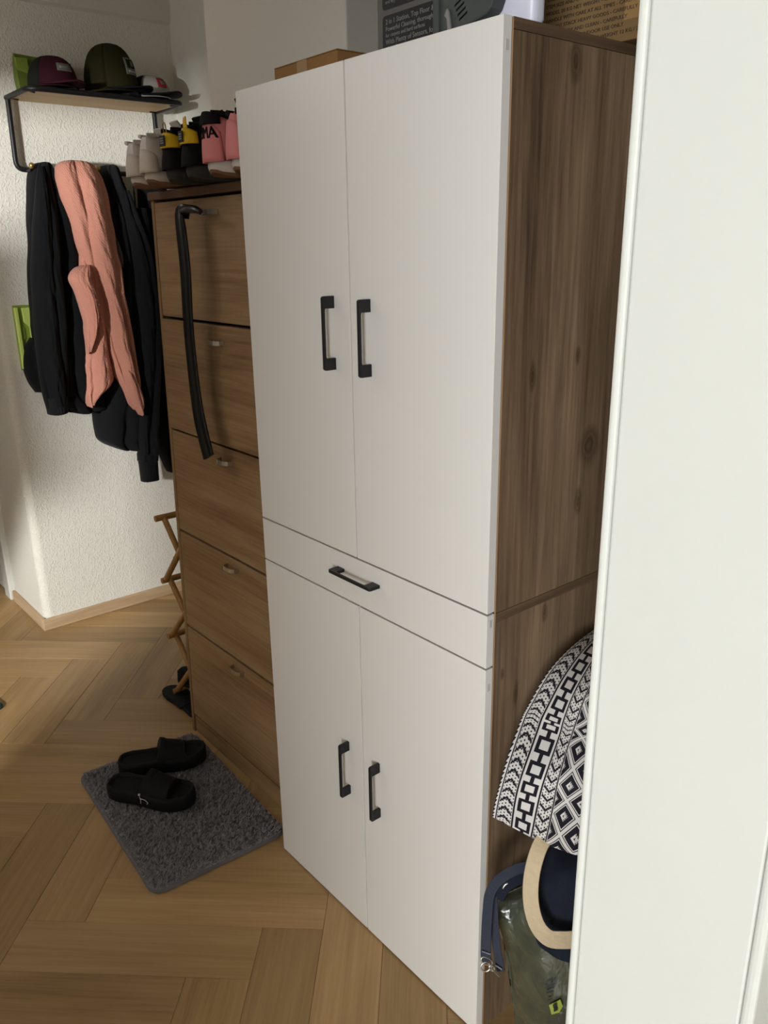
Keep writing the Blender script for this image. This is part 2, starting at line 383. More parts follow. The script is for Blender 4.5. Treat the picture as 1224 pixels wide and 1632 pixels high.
# ------------------------------------------------------------------ setting
# floor with herringbone planks
floor = struct(box('floor', -4.6, 5.6, -5.8, 1.0, -0.05, -0.006, 'subfloor'))
PW, PL = 0.148, 0.592
def plank_mesh():
    g = 0.0003; b = 0.0008; x0, x1, y0, y1 = g, PL-g, g, PW-g
    vs = [(x0,y0,-0.006), (x1,y0,-0.006), (x1,y1,-0.006), (x0,y1,-0.006), (x0,y0,-b), (x1,y0,-b), (x1,y1,-b), (x0,y1,-b), (x0+b,y0+b,0), (x1-b,y0+b,0), (x1-b,y1-b,0), (x0+b,y1-b,0)]
    fs = [(0,3,2,1), (8,9,10,11)] + [(i, (i+1) % 4, 4+(i+1) % 4, 4+i) for i in range(4)] + [(4+i, 4+(i+1) % 4, 8+(i+1) % 4, 8+i) for i in range(4)]
    me = bpy.data.meshes.new('plank'); me.from_pydata(vs, [], fs); me.materials.append(M['plank']); return me
PM = plank_mesh(); PA = R(47.0)
U = Vector((math.cos(PA), math.sin(PA), 0)); V = Vector((-math.sin(PA), math.cos(PA), 0))
# anchor: one plank ends at (-0.434,-0.081)
A0 = Vector((-0.434, -0.081, 0)) - U*PL
nplank = 0
for i in range(-24, 25):
    for j in range(-4, 5):
        o0 = A0 + (U+V)*(PW*i) + (V-U)*(PL*j)
        for kind in (0, 1):
            if kind == 0: org, ang, c = o0, PA, o0 + U*PL/2 + V*PW/2
            else:
                org = o0 + U*(PL+PW) + V*(PW-PL); ang = PA + math.pi/2; c = org + V*PL/2 - U*PW/2
            if -3.9 < c.x < 0.95 and -1.45 < c.y < 0.98 and not (c.x > 0.45 and c.y > -0.35) and not (c.x < -2.85 and c.y > 0.22) and not (c.x > -1.3 and c.y > 0.70):
                p = bpy.data.objects.new('plank', PM); COL.objects.link(p); p.location = org; p.rotation_euler = (0, 0, ang); p.parent = floor; nplank += 1

# coat wall block with rounded outer corner
def rounded_block(x0, x1, y0, y1, z0, z1, r, n=8):
    poly = [(x0, y1), (x0, y0)] + [(x1-r+r*math.sin(t), y0+r-r*math.cos(t)) for t in [math.pi/2*i/n for i in range(n+1)]] + [(x1, y1)]
    return MB().prism(poly, z0, z1, axis=2, smooth=False)
wl = rounded_block(-2.99, -2.563, -0.03, 0.95, 0, 2.65, 0.035, 10)
wl = wl.build('wall_left', 'coat_wall'); struct(wl)
for p in wl.data.polygons: p.use_smooth = abs(p.normal.z) < 0.5
e = wl.modifiers.new('es', 'EDGE_SPLIT'); e.split_angle = R(35)
cv = struct(MB().prism([(-2.563, 2.65), (-2.563, 2.44), (-2.552, 2.45), (-2.546, 2.50), (-2.540, 2.65)], -0.03, 0.805, axis=1).build('trim_1', 'recess'))
struct(box('baseboard_left', -2.563, -2.548, -0.044, 0.790, 0, 0.052, 'baseboard_y', bevel=0.003))
struct(box('baseboard_reveal', -2.985, -2.563, -0.0445, -0.03, 0, 0.0515, 'baseboard', bevel=0.003))
# door beside the reveal
d = struct(MB().box(-3.075, -2.991, -0.055, 0.06, 0, 2.06).build('trim_2', 'smooth_white', bevel=0.006))
d = struct(box('door_1', -3.90, -3.078, -0.040, 0.0, 0.012, 2.04, 'smooth_white', bevel=0.004))
for z0, z1 in ((0.15, 0.95), (1.05, 1.90)):
    box('door_panel', -3.80, -3.18, -0.046, -0.040, z0, z1, 'smooth_white', d, 0.005)
hd = MB().tube([(-3.14, -0.040, 1.02), (-3.14, -0.085, 1.02), (-3.16, -0.09, 1.02), (-3.26, -0.09, 1.02)], 0.009).build('door_handle', 'chrome', d)
struct(box('wall_hall_end', -4.6, -3.91, -0.02, 0.12, 0, 2.65, 'wall'))
struct(box('wall_over_door', -3.909, -2.991, 0.0, 0.12, 2.062, 2.65, 'wall'))
# recess behind the coat rack with a white door frame
struct(box('wall_recess', -2.563, -1.55, 0.805, 0.95, 0, 2.65, 'recess'))
fr = struct(MB().box(-2.50, -2.43, 0.785, 0.805, 0, 2.03).box(-1.66, -1.59, 0.785, 0.805, 0, 2.03).box(-2.50, -1.59, 0.783, 0.805, 2.03, 2.065).build('trim_3', 'smooth_white', bevel=0.004))
struct(box('door_2', -2.428, -1.662, 0.792, 0.804, 0.008, 2.028, 'smooth_white', bevel=0.003))
# chimney breast behind the shoe cabinet, wall behind the tall cabinet
struct(box('wall_back', -1.55, -0.87, 0.40, 0.95, 0, 2.65, 'wall', bevel=0.004))
struct(box('wall_niche', -0.87, 0.545, 0.62, 0.75, 0, 2.65, 'recess'))
# wall between hall and the room with the photographer, with its door frame
struct(MB().box(0.550, 0.692, -0.455, 0.75, 0, 2.65).box(0.550, 0.692, -5.8, -1.58, 0, 2.65).box(0.550, 0.692, -1.58, -0.455, 2.06, 2.65).build('wall_right', 'wall'))
jb = MB()
jb.box(0.549, 0.690, -0.470, -0.455, 0, 2.05)
jamb = struct(jb.build('trim_4', 'smooth_white', bevel=0.002))
MB().box(0.541, 0.5482, -0.472, -0.405, 0, 2.05).build('hall_casing', 'smooth_white', jamb, 0.003, 3)
MB().box(0.6905, 0.700, -0.472, -0.395, 0, 2.05).build('room_casing', 'smooth_white', jamb, 0.0035, 3)
MB().box(0.549, 0.690, -1.58, -1.565, 0, 2.05).box(0.549, 0.690, -1.565, -0.470, 2.035, 2.06).build('far_lining', 'smooth_white', jamb, 0.002)
# opposite hall wall with a doorway cut to shade the coat wall, end wall, ceiling
struct(MB().box(-4.6, -1.72, -1.73, -1.60, 0, 2.65).box(-0.72, 0.549, -1.73, -1.60, 0, 2.65).box(-0.82, -0.72, -1.73, -1.60, 0, 1.70).box(-1.72, -0.72, -1.73, -1.60, 1.92, 2.65).prism([(-1.72, 0.60), (-1.40, 0.90), (-1.09, 1.18), (-1.09, 1.68), (-1.72, 1.68)], -1.73, -1.60, axis=1).build('wall_opposite_light_mask', 'wall'))  # unseen; sloped board and slot added to throw a dark band
struct(box('wall_end', -4.7, -4.6, -1.73, 0.12, 0, 2.65, 'wall'))
struct(box('ceiling', -4.7, 5.7, -5.8, 1.0, 2.65, 2.75, 'ceiling'))
# the photographer's room: side walls, window wall with an opening
struct(box('wall_room_side', 5.6, 5.7, -5.8, 0.75, 0, 2.65, 'wall'))
struct(box('wall_room_back', 0.692, 5.6, 0.65, 0.75, 0, 2.65, 'wall'))
struct(MB().box(0.692, 2.4, -5.8, -5.7, 0, 2.65).box(4.6, 5.6, -5.8, -5.7, 0, 2.65).box(2.4, 4.6, -5.8, -5.7, 0, 0.75).box(2.4, 4.6, -5.8, -5.7, 2.45, 2.65).build('wall_window', 'wall'))

# ------------------------------------------------------------------ tall cabinet
T = 0.0183; W0 = -0.7292; XM = -0.3650; Z1, Z2 = 0.9656, 0.8599; TOP = 1.880; DEP = 0.43
cab = thing('tall_cabinet', 'tall cabinet with white doors, black handles and brown wood sides', 'cabinet', (0, 0, 0))
yb = T + 0.003
ZS = 0.963
box('side_panel', -0.016, 0, yb, DEP, ZS, TOP-0.016, 'cab_wood', cab, 0.0008)
box('side_panel', W0, W0+0.016, yb, DEP, ZS, TOP-0.016, 'cab_wood', cab, 0.0008)
box('side_panel', -0.016, 0, yb, DEP, 0.0, ZS-0.018, 'cab_wood', cab, 0.0008)
box('side_panel', W0, W0+0.016, yb, DEP, 0.0, ZS-0.018, 'cab_wood', cab, 0.0008)
box('top_board', W0, 0.0005, yb, DEP, TOP-0.0155, TOP, 'cab_wood_y', cab, 0.0008)
box('middle_board', W0, 0.0005, yb, DEP, ZS-0.0175, ZS-0.0005, 'cab_wood_y', cab, 0.0008)
box('bottom_board', W0+0.016, -0.016, yb+0.03, DEP-0.005, 0.04, 0.056, 'cab_wood_y', cab)
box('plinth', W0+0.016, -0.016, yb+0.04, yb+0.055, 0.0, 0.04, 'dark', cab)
box('back_panel', W0+0.016, -0.016, DEP-0.005, DEP-0.001, 0.0, TOP-0.016, 'cab_wood', cab)
box('edge_highlight', -0.0025, 0.0004, yb-0.0012, yb, 0.001, TOP-0.0005, 'edge_glint', cab)  # highlight painted as a pale strip along the side panel's front edge
def pull(parent, cx, cz, horiz=False, L=0.140):
    """square bar handle: slim bar standing off on two block feet"""
    m = MB(); h = L/2; wd = 0.0036
    prof = [(-h, 0.0), (-h, -0.0245), (-h+0.003, -0.0275), (h-0.003, -0.0275), (h, -0.0245), (h, 0.0), (h-0.023, 0.0), (h-0.023, -0.0215), (h-0.027, -0.0225), (-h+0.027, -0.0225), (-h+0.023, -0.0215), (-h+0.023, 0.0)]
    if horiz: poly = [(cx+a, b) for a, b in prof]; m.prism(poly, cz-wd, cz+wd, axis=2)
    else: poly = [(b, cz+a) for a, b in prof]; m.prism(poly, cx-wd, cx+wd, axis=0)
    return m.build('handle', 'black_metal', parent, 0.0008)
def tip(parent, z):
    # faint sticky bumper mark on the door edge
    return box('bumper_dot', 0.0, 0.0004, 0.006, 0.0125, z-0.014, z, 'box_mark', parent)
M['box_mark'] = plain('grey_bumper', (196, 191, 186), 0.5)
g = 0.0019
for nm, x0, x1, z0, z1, hx, hz in (('door', W0, XM-g, Z1+g, TOP, -0.4175, 1.418), ('door', XM+g, 0, Z1+g, TOP, -0.3075, 1.416), ('door', W0, XM+0.0025-g, 0.004, Z2-g, -0.4150, 0.434), ('door', XM+0.0025+g, 0, 0.004, Z2-g, -0.3060, 0.434)):
    dd = box(nm, x0, x1, 0, T, z0, z1, 'cab_white', cab, 0.0008)
    pull(dd, hx, hz)
    if x1 == 0: tip(dd, z1-0.03)
dr = box('drawer_front', W0, 0, 0, T, Z2+g, Z1-g, 'cab_white', cab, 0.0008); pull(dr, -0.3615, 0.926, True); tip(dr, Z1-0.012)

# ------------------------------------------------------------------ shoe cabinet (leans back a little on the skirting)
SX0, SX1, SY, SH, SD = -1.430, -0.738, 0.087, 1.728, 0.235
sc = thing('shoe_cabinet', 'narrow oak-look shoe cabinet with five tip-out flaps and silver handles', 'shoe cabinet', (0, SY, 0), (R(-1.15), 0, 0))
box('side_panel', SX0, SX0+0.016, 0.0, SD, 0, SH-0.022, 'sonoma_z', sc, 0.0008)
box('side_panel', SX1-0.016, SX1, 0.0, SD, 0, SH-0.022, 'sonoma_z', sc, 0.0008)
box('top_board', SX0-0.004, SX1, -0.008, SD, SH-0.0215, SH, 'sonoma_dark', sc, 0.0015)
box('back_panel', SX0+0.016, SX1-0.016, SD-0.005, SD, 0.0, SH-0.022, 'dark', sc)
box('plinth', SX0+0.016, SX1-0.016, 0.006, 0.022, 0, 0.062, 'sonoma', sc)
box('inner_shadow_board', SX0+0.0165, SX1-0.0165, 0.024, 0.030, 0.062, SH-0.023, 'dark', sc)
zz = [0.068, 0.402, 0.732, 1.058, 1.388, 1.700]
def cuphandle(parent, cx, cz):
    # small D-shaped metal pull: arched strip standing out
    pts = []
    for i in range(9):
        t = math.pi*i/8; pts.append((cx - 0.030*math.cos(t), -0.020*math.sin(t)**0.6 if 0 < i < 8 else 0.001, cz))
    return MB().ribbon([(p[0], p[1], p[2]) for p in pts], 0.012, (0, -1, 0.001), 0.0016).build('handle', 'chrome', parent)
for i in range(5):
    z0, z1 = zz[i]+(0.004), zz[i+1]-0.004
    if i == 4: z1 = SH-0.028
    tilt = (0.0, 0.0, 0.0, 0.005, 0.0)[i]
    f = box('flap', SX0+0.0175, SX1-0.0175, 0.001-tilt, 0.019, z0, z1, 'sonoma', sc, 0.001)
    cuphandle(f, (SX0+SX1)/2, (0.372, 0.700, 1.016, 1.340, 1.664)[i])
    for ch in f.children: ch.location.y = -tilt

# long black shoehorn hooked on the top handle
sh = thing('shoehorn', 'long black plastic shoehorn hooked on the top handle of the oak shoe cabinet', 'shoehorn', (0, 0, 0))
hp = [(-1.1307, 0.0850, 1.6652), (-1.1503, 0.0720, 1.6628), (-1.1416, 0.0680, 1.6141), (-1.1342, 0.0660, 1.5249), (-1.1441, 0.0660, 1.3813), (-1.1397, 0.0660, 1.2321), (-1.1179, 0.0620, 1.1327), (-1.0771, 0.0580, 1.0391)]
hp = catmull(hp, 40); ww = catmull([(0.030,), (0.034,), (0.042,), (0.044,), (0.042,), (0.045,), (0.052,), (0.050,)], 40)
m = MB(); rings = []
for i, p in enumerate(hp):
    p = Vector(p); dv = (Vector(hp[min(i+1, 39)]) - Vector(hp[max(i-1, 0)])).normalized(); a = dv.cross(Vector((0, -1, 0))).normalized(); wv = ww[i][0]*1.15/2; nn = Vector((0, -1, 0))
    rings.append([p + a*wv*q + nn*h for q, h in ((-1, 0.004), (-0.93, 0.010), (-0.6, 0.006), (-0.35, 0.009), (-0.1, 0.005), (0.1, 0.005), (0.35, 0.009), (0.6, 0.006), (0.93, 0.010), (1, 0.004), (0, 0.0))])
m.loft(rings); m.build('blade', 'black_plastic', sh)
MB().tube([(-1.1481, 0.0750, 1.6687), (-1.1104, 0.0700, 1.6717), (-1.0368, 0.0520, 1.6670), (-1.0237, 0.0580, 1.6609)], [0.011, 0.011, 0.009, 0.007], 8).build('hook', 'black_plastic', sh)

# ------------------------------------------------------------------ rug
rug = thing('bath_mat', 'grey shaggy rectangular mat on the floor in front of the shoe cabinet', 'mat', (-1.0985, -0.1375, 0.0), (0, 0, R(-3.4)))
RW, RD, RC = 0.313, 0.196, 0.038
def rrect(w, h, r, n=6):
    P = []
    for cx, cy, a0 in ((w-r, h-r, 0), (-w+r, h-r, 90), (-w+r, -h+r, 180), (w-r, -h+r, 270)):
        P += [(cx + r*math.cos(R(a0+90*i/n)), cy + r*math.sin(R(a0+90*i/n))) for i in range(n+1)]
    return P
MB().loft([[(x, y, 0.001) for x, y in rrect(RW, RD, RC)], [(x, y, 0.009) for x, y in rrect(RW, RD, RC)], [(x*0.97, y*0.965, 0.013) for x, y in rrect(RW, RD, RC)]]).build('backing', 'rug_base', rug)
m = MB(); cnt = 0
while cnt < 24000:
    x, y = random.uniform(-RW, RW), random.uniform(-RD, RD)
    qx, qy = max(abs(x)-(RW-RC), 0), max(abs(y)-(RD-RC), 0)
    if qx*qx+qy*qy > (RC-0.004)**2: continue
    cl = math.sin(x*150+math.sin(y*110)*2)*math.sin(y*170+math.sin(x*90)*2)
    a = random.uniform(0, 6.28); h = 0.018 + 0.006*cl + random.uniform(-0.003, 0.004); r = 0.0030; le = 0.006
    tx, ty = x + le*math.cos(a)+0.005*cl, y + le*math.sin(a)+0.004*cl
    ex = min(1.0, max(0.35, (min(RW-abs(x), RD-abs(y)))/0.02)); h = 0.011+(h-0.011)*ex; tx, ty = max(-RW+0.002, min(RW-0.002, tx)), max(-RD+0.002, min(RD-0.002, ty))
    b = a + 1.57
    m.v += [(x+r*math.cos(b), y+r*math.sin(b), 0.011), (x-r*math.cos(b), y-r*math.sin(b), 0.011), (x-r*math.cos(a), y-r*math.sin(a), 0.011), (tx+0.001*math.cos(b), ty+0.001*math.sin(b), h), (tx-0.001*math.cos(b), ty-0.001*math.sin(b), h*0.97)]
    k = len(m.v)-5; m.f += [(k, k+1, k+4, k+3), (k+1, k+2, k+4), (k+2, k, k+3), (k+2, k+3, k+4)]; m.sm += [True]*4; cnt += 1
me = bpy.data.meshes.new('pile'); me.from_pydata(m.v, [], m.f); me.materials.append(M['rug'])
po = bpy.data.objects.new('pile', me); COL.objects.link(po); po.parent = rug; tag(po, kind='stuff')

# ------------------------------------------------------------------ slides on the mat
def outline(L, kind='foot', n=14, k=1.0):
    """foot outline, heel at y=0, toe at y=L; list of (half width left, half width right, y)"""
    prof = [(0.000, 0.000), (0.02, 0.55), (0.06, 0.80), (0.15, 0.97), (0.30, 0.93), (0.45, 0.95), (0.60, 1.10), (0.74, 1.18), (0.86, 1.05), (0.94, 0.78), (0.985, 0.42), (1.0, 0.0)]
    return [(y*L, w*0.040*k*(L/0.29)) for y, w in prof]
def footring(L, z, k=1.0, off=0.0, bend=0.004):
    pr = outline(L, k=k); left = [(-w + bend*math.sin(y/L*3.1), y) for y, w in pr]; right = [(w + bend*math.sin(y/L*3.1), y) for y, w in pr[1:-1]][::-1]
    return [(x, L*off + y*(1-2*off), z(y/L) if callable(z) else z) for x, y in left + right]
def slide(label, heel, toe, mirror, mark, z=0.021):
    h, t = Vector(heel), Vector(toe); dv = t-h; L = dv.length
    o = thing('slide_sandal', label, 'sandal', (h.x, h.y, z), (0, 0, math.atan2(dv.y, dv.x)-math.pi/2), 'black slides on the mat')
    lift = lambda f: 0.004*max(0, (f-0.75)/0.25)
    MB().loft([footring(L, lambda f: 0.0+lift(f), 1.0, 0.012), footring(L, lambda f: 0.006+lift(f), 1.12), footring(L, lambda f: 0.034+lift(f)*1.5, 1.20), footring(L, lambda f: 0.046+lift(f)*1.8, 1.14, 0.006), footring(L, lambda f: 0.046+lift(f)*1.8, 1.02, 0.03), footring(L, lambda f: 0.036+lift(f)*1.5, 0.92, 0.05)]).build('sole', 'slide', o)
    rings_o = []
    n = 12
    for i in range(7):
        f = 0.42 + 0.36*i/6
        y = f*L; wv = 0.0505 - 0.004*abs(f-0.62)*6; hh = 0.098 - 0.028*(f-0.42)/0.36
        front = -0.02*math.cos(0)  # strap edges bow
        ro = []
        for j in range(n+1):
            a = math.pi*j/n; ro.append((-(wv+0.003)*math.cos(a)*1.0, y + (0.022*math.sin(a)*(1 if i < 3 else -0.3) if i in (0, 1, 5, 6) else 0.0), 0.012 + (hh-0.012)*math.sin(a)**0.7))
        rings_o.append(ro)
    m = MB(); th = 0.006
    def inner(r): return [(x*0.88, y, 0.012 + (zv-0.012)*0.91) for x, y, zv in r]
    loops = [ro + inner(ro)[::-1] for ro in rings_o]
    m.loft(loops); st = m.build('strap', 'slide', o, subd=1)
    if mark:
        s = -1 if mirror else 1
        mk = MB(); xx = s*0.0525
        mk.tube([(xx*0.98, 0.47*L, 0.047), (xx*0.95, 0.472*L, 0.051)], 0.0035, 8)
        mk.tube([(xx*1.0, 0.475*L, 0.044), (xx*1.03, 0.49*L, 0.034), (xx*1.05, 0.488*L, 0.022)], 0.0011, 5)
        mk.tube([(xx*1.02, 0.49*L, 0.038), (xx*1.03, 0.54*L, 0.036), (xx*1.05, 0.575*L, 0.028), (xx*1.06, 0.56*L, 0.024)], 0.0010, 5)
        mk.build('logo_mark', 'mark_white', st)
    return o
slide('black slide sandal at the back, nearer the shoe cabinet, overlapping the other', (-1.3330, -0.2153, 0.0200), (-1.2189, 0.0294, 0.0200), False, False, 0.022)
slide('black slide sandal in front with a small white mark on its strap', (-1.2597, -0.2717, 0.0200), (-1.0311, -0.1107, 0.0200), False, True, 0.022)

# ------------------------------------------------------------------ shoes on the shoe cabinet
def sneaker(name, label, loc, ang, L, col, sole, bottom, group, hgt=0.085, collar=None, tilt=0.0, tab=None, high=False):
    o = thing(name, label, 'shoe', loc, (R(tilt), 0, ang), group)
    lift = lambda f: 0.012*max(0, (f-0.72)/0.28)**1.5 + 0.010*max(0, (0.08-f)/0.08)
    so = MB().loft([footring(L, lambda f: 0.006+lift(f), 0.98, 0.006), footring(L, lambda f: 0.018+lift(f)*0.6, 1.08), footring(L, lambda f: 0.030+lift(f)*0.4, 1.04, 0.004), footring(L, lambda f: 0.031+lift(f)*0.4, 0.92, 0.02)]).build('sole', sole, o)
    MB().loft([footring(L, lambda f: 0.0+lift(f), 0.92, 0.015), footring(L, lambda f: 0.0065+lift(f), 1.0, 0.004)]).build('outsole', bottom, so)
    # upper
    secs = []
    fs = [0.012, 0.04, 0.10, 0.18, 0.27, 0.36, 0.46, 0.56, 0.68, 0.80, 0.90, 0.965, 0.99]
    ws = [0.020, 0.031, 0.036, 0.0375, 0.036, 0.036, 0.037, 0.039, 0.0425, 0.041, 0.034, 0.022, 0.008]
    hs = [1.00, 1.04, 1.00, 0.94, 0.90, 0.98, 1.02, 0.92, 0.70, 0.56, 0.47, 0.36, 0.26]
    k = L/0.29
    for f, wv, h in zip(fs, ws, hs):
        wv *= k; zt = 0.026 + hgt*h; zb = 0.026 + lift(f)*0.3; y = f*L
        opn = 0.03 < f < 0.40
        q = 0.62 if f < 0.42 else 0.55
        back = 0.006*(1 if f < 0.05 else 0)
        ring = [(-wv*1.02, y-back*0.4, zb), (-wv*1.04, y-back, zb+(zt-zb)*0.35), (-wv*0.86, y-back*0.6, zb+(zt-zb)*0.78), (-wv*q*0.95, y+back*0.5, zt)]
        dz = -0.045 if opn else (0.004 if f >= 0.40 else 0)
        ring += [(-wv*q*0.62, y+back*0.5, zt+(-0.004 if opn else 0.002)), (-wv*q*0.5, y+back, zt+dz), (wv*q*0.5, y+back, zt+dz), (wv*q*0.62, y+back*0.5, zt+(-0.004 if opn else 0.002))]
        ring += [(wv*q*0.95, y+back*0.5, zt), (wv*0.86, y-back*0.6, zb+(zt-zb)*0.78), (wv*1.04, y-back, zb+(zt-zb)*0.35), (wv*1.02, y-back*0.4, zb)]
        secs.append(ring)
    up = MB().loft(secs).build('upper', col, o, subd=1)
    # collar, tongue, laces, heel counter
    cl = [( -0.020*k, 0.004, 0.028+hgt*1.0), (-0.027*k, 0.03*k, 0.028+hgt*0.99), (-0.027*k, 0.06*k, 0.028+hgt*0.93), (-0.024*k, 0.095*k, 0.028+hgt*0.96)]
    cl = cl + [(-x, y, zv) for x, y, zv in cl[::-1]]
    MB().tube(catmull(cl, 22), 0.0065 if collar else 0.005, 7).build('collar', collar or col, o)
    MB().ribbon([(0, 0.150*k, 0.040+hgt*0.86), (0, 0.120*k, 0.042+hgt*0.98), (0, 0.100*k, 0.044+hgt*1.12), (0, 0.093*k, 0.044+hgt*1.22)], [0.030, 0.034, 0.042, 0.036], (0, -0.3, 1), 0.004).build('tongue', collar or col, o)
    for i in range(4):
        y = (0.118+0.018*i)*k; zc = 0.034 + hgt*(1.02-0.085*i) 
        MB().tube([(-0.020, y, zc-0.008), (0, y+0.004, zc+0.001), (0.020, y, zc-0.008)], 0.0022, 6).build('lace', 'mark_white' if col != 'black_mesh' else col, o)
    return o
SZ = 1.7285
TA = R(1.15)
def top_z(y): return SH*math.cos(TA) - 0  # top is nearly level
# every shoe stands on the cabinet top with the heel overhanging its front edge
zt = 1.729 
def heelcap(o, mat, k=1.0, h0=0.030, h1=0.085, wid=0.026, name='heel_panel'):
    m = MB(); rg = []; nr, nc = 6, 12
    for i in range(nr+1):
        f = i/nr; sc_ = 1.08 - 0.06*f - 0.20*f*f
        row = []
        for j in range(nc+1):
            a = R(-88 + 176*j/nc); zv = h0 + (h1-h0)*f*(1 - 0.28*(a/R(88))**2)
            row.append((wid*sc_*math.sin(a)*1.32, 0.020 - 0.026*math.cos(a)**0.8*sc_, zv))
        rg.append(row)
    k_ = nc+1; vs = [q for r in rg for q in r]; fs = [(i*k_+j, i*k_+j+1, (i+1)*k_+j+1, (i+1)*k_+j) for i in range(nr) for j in range(nc)]
    m.add(vs, fs, True); ob = m.build(name, mat, o)
    so = ob.modifiers.new('s', 'SOLIDIFY'); so.thickness = 0.003; so.offset = 1
    return ob
s1 = sneaker('white_sneaker', 'white leather sneaker at the left end of the shoe cabinet top, partly overhanging', (-1.325, 0.030, zt), R(6), 0.285, 'shoe_white', 'shoe_white2', 'gum', 'white sneakers', 0.085, tilt=2.6)
heelcap(s1, 'shoe_white2')
s2 = sneaker('white_sneaker', 'second white leather sneaker from the left, beside the black and yellow shoes', (-1.205, 0.012, zt), R(2), 0.285, 'shoe_white', 'shoe_white2', 'gum', 'white sneakers', 0.088, tilt=2.0)
heelcap(s2, 'shoe_white2')
def trail(label, x, y, ang, loop):
    o = sneaker('running_shoe', label, (x, y, zt), ang, 0.275, 'black_mesh', 'grey_rubber', 'grey_rubber', 'black and yellow shoes', 0.090, collar='black_mesh')
    hp = heelcap(o, 'yellow', h0=0.078, h1=0.112, wid=0.022)
    p = MB().box(-0.012, 0.012, -0.0120, -0.0095, 0.082, 0.106).build('badge', 'box_black', o, 0.001)
    for i in range(3): MB().box(-0.008, 0.008, -0.0126, -0.0119, 0.088+0.005*i, 0.0905+0.005*i).build('badge_print', 'print_grey', p)
    heelcap(o, 'black_mesh', h0=0.030, h1=0.078, wid=0.024, name='heel_counter')
    if loop: MB().tube([(-0.006, 0.0, 0.112), (-0.006, -0.002, 0.130), (-0.003, -0.002, 0.134), (0.003, -0.002, 0.134), (0.006, -0.002, 0.130), (0.006, 0.0, 0.112)], 0.0015, 6).build('pull_loop', 'gold_loop', o)
    else: MB().ribbon([(0, 0.004, 0.108), (0, 0.002, 0.122), (-0.003, 0.004, 0.136)], [0.020, 0.018, 0.014], (0, -1, 0), 0.0015).build('pull_tab', 'yellow', o)
    return o
trail('black and yellow shoe with a thin heel loop, next to the white sneakers', -1.098, 0.020, R(4), True)
trail('black and yellow shoe with a broad yellow heel tab, next to the pink shoes', -1.000, 0.020, R(-4), False)
p1 = sneaker('pink_running_shoe', 'pink running shoe with black collar and black lettering on its heel', (-0.884, 0.016, zt), R(-2), 0.270, 'pink', 'shoe_white2', 'gum', 'pink running shoes', 0.100, collar='black_mesh', tilt=1.5)
heelcap(p1, 'pink', h0=0.030, h1=0.112, wid=0.025)
hb = heelcap(p1, 'black_mesh', h0=0.106, h1=0.132, wid=0.022, name='heel_collar')
lt = text('lettering', 'PUMA', 0.034, 'black_mesh', p1, Matrix.Translation((0.003, 0.0, 0.078)) @ FRONT, 'CENTER', 0.0008, 0.66)
for v in lt.data.vertices:                                           # wrap the print round the heel
    a_ = math.asin(max(-0.99, min(0.99, v.co.x/0.0322))); v.co.y = 0.020 - 0.026*math.cos(a_)**0.8 - 0.0036 + v.co.y
p2 = sneaker('pink_running_shoe', 'pink running shoe half hidden behind the white cabinet door', (-0.796, 0.026, zt), R(-3), 0.270, 'pink', 'shoe_white2', 'gum', 'pink running shoes', 0.095, collar='black_mesh', tilt=1.5)
heelcap(p2, 'pink', h0=0.030, h1=0.108, wid=0.025)

# ------------------------------------------------------------------ coat rack
xw = -2.563
cr = thing('coat_rack', 'wall coat rack with black tube frame and pale wooden hat shelf', 'coat rack', (xw, 0.4, 1.87))
def ct(pts): return [(x-xw, y-0.4, z-1.87) for x, y, z in pts]
def rnd(path, r, n=5):
    """round the corners of a polyline"""
    P = [Vector(p) for p in path]; out = [P[0]]
    for i in range(1, len(P)-1):
        a = (P[i-1]-P[i]).normalized(); b = (P[i+1]-P[i]).normalized(); s, e = P[i]+a*r, P[i]+b*r
        for j in range(n+1):
            t = j/n; out.append(s*(1-t)**2 + P[i]*2*t*(1-t) + e*t*t)
    return out + [P[-1]]
yl, yr, zl, zs, xf = 0.118, 0.690, 1.868, 2.112, -2.300
MB().tube(rnd(ct([(xw+0.026, yl, zs), (xw+0.026, yl-0.004, zl), (xw+0.026, yr, zl), (xw+0.026, yr, zs)]), 0.03), 0.0095, 10).build('wall_frame', 'black_metal', cr)
MB().tube(rnd(ct([(xw+0.012, yl, zs), (xf, yl, zs), (xf, yr+0.012, zs), (xw+0.012, yr+0.012, zs)]), 0.045), 0.0095, 10).build('shelf_frame', 'black_metal', cr)
bd = MB().box(xw+0.010-xw, xf-0.004-xw, yl+0.008-0.4, yr-0.004-0.4, zs-0.006-1.87, zs+0.006-1.87).build('shelf_board', 'shelf_wood', cr, 0.001)
for yy in (yl, yr):
    for xx in (xw+0.05, xf-0.03):
        MB().tube(ct([(xx, yy, zs-0.002), (xx, yy+(0.03 if yy == yl else -0.03), zs-0.008)]), 0.004, 6).build('bracket_pin', 'black_metal', cr)
for yy in (0.150, 0.275, 0.400, 0.455, 0.560, 0.640):
    hk = MB().tube(ct([(xw+0.026, yy, zl), (xw+0.060, yy, zl-0.004), (xw+0.085, yy, zl+0.006)]), 0.006, 8).build('hook', 'black_metal', cr)
    c = Vector(ct([(xw+0.090, yy, zl+0.010)])[0]); m = MB(); rings = []
    for i in range(7):
        t = math.pi*i/6; rings.append([(c.x+0.011*math.sin(t)*math.cos(q), c.y+0.011*math.sin(t)*math.sin(q), c.z-0.011*math.cos(t)) for q in [2*math.pi*j/10 for j in range(10)]])
    m.loft(rings).build('knob', 'brass', hk)
for yy in (yl, yr): MB().tube(ct([(xw, yy, 2.02), (xw+0.026, yy, 2.02)]), 0.006, 8).build('wall_fixing', 'chrome', cr)

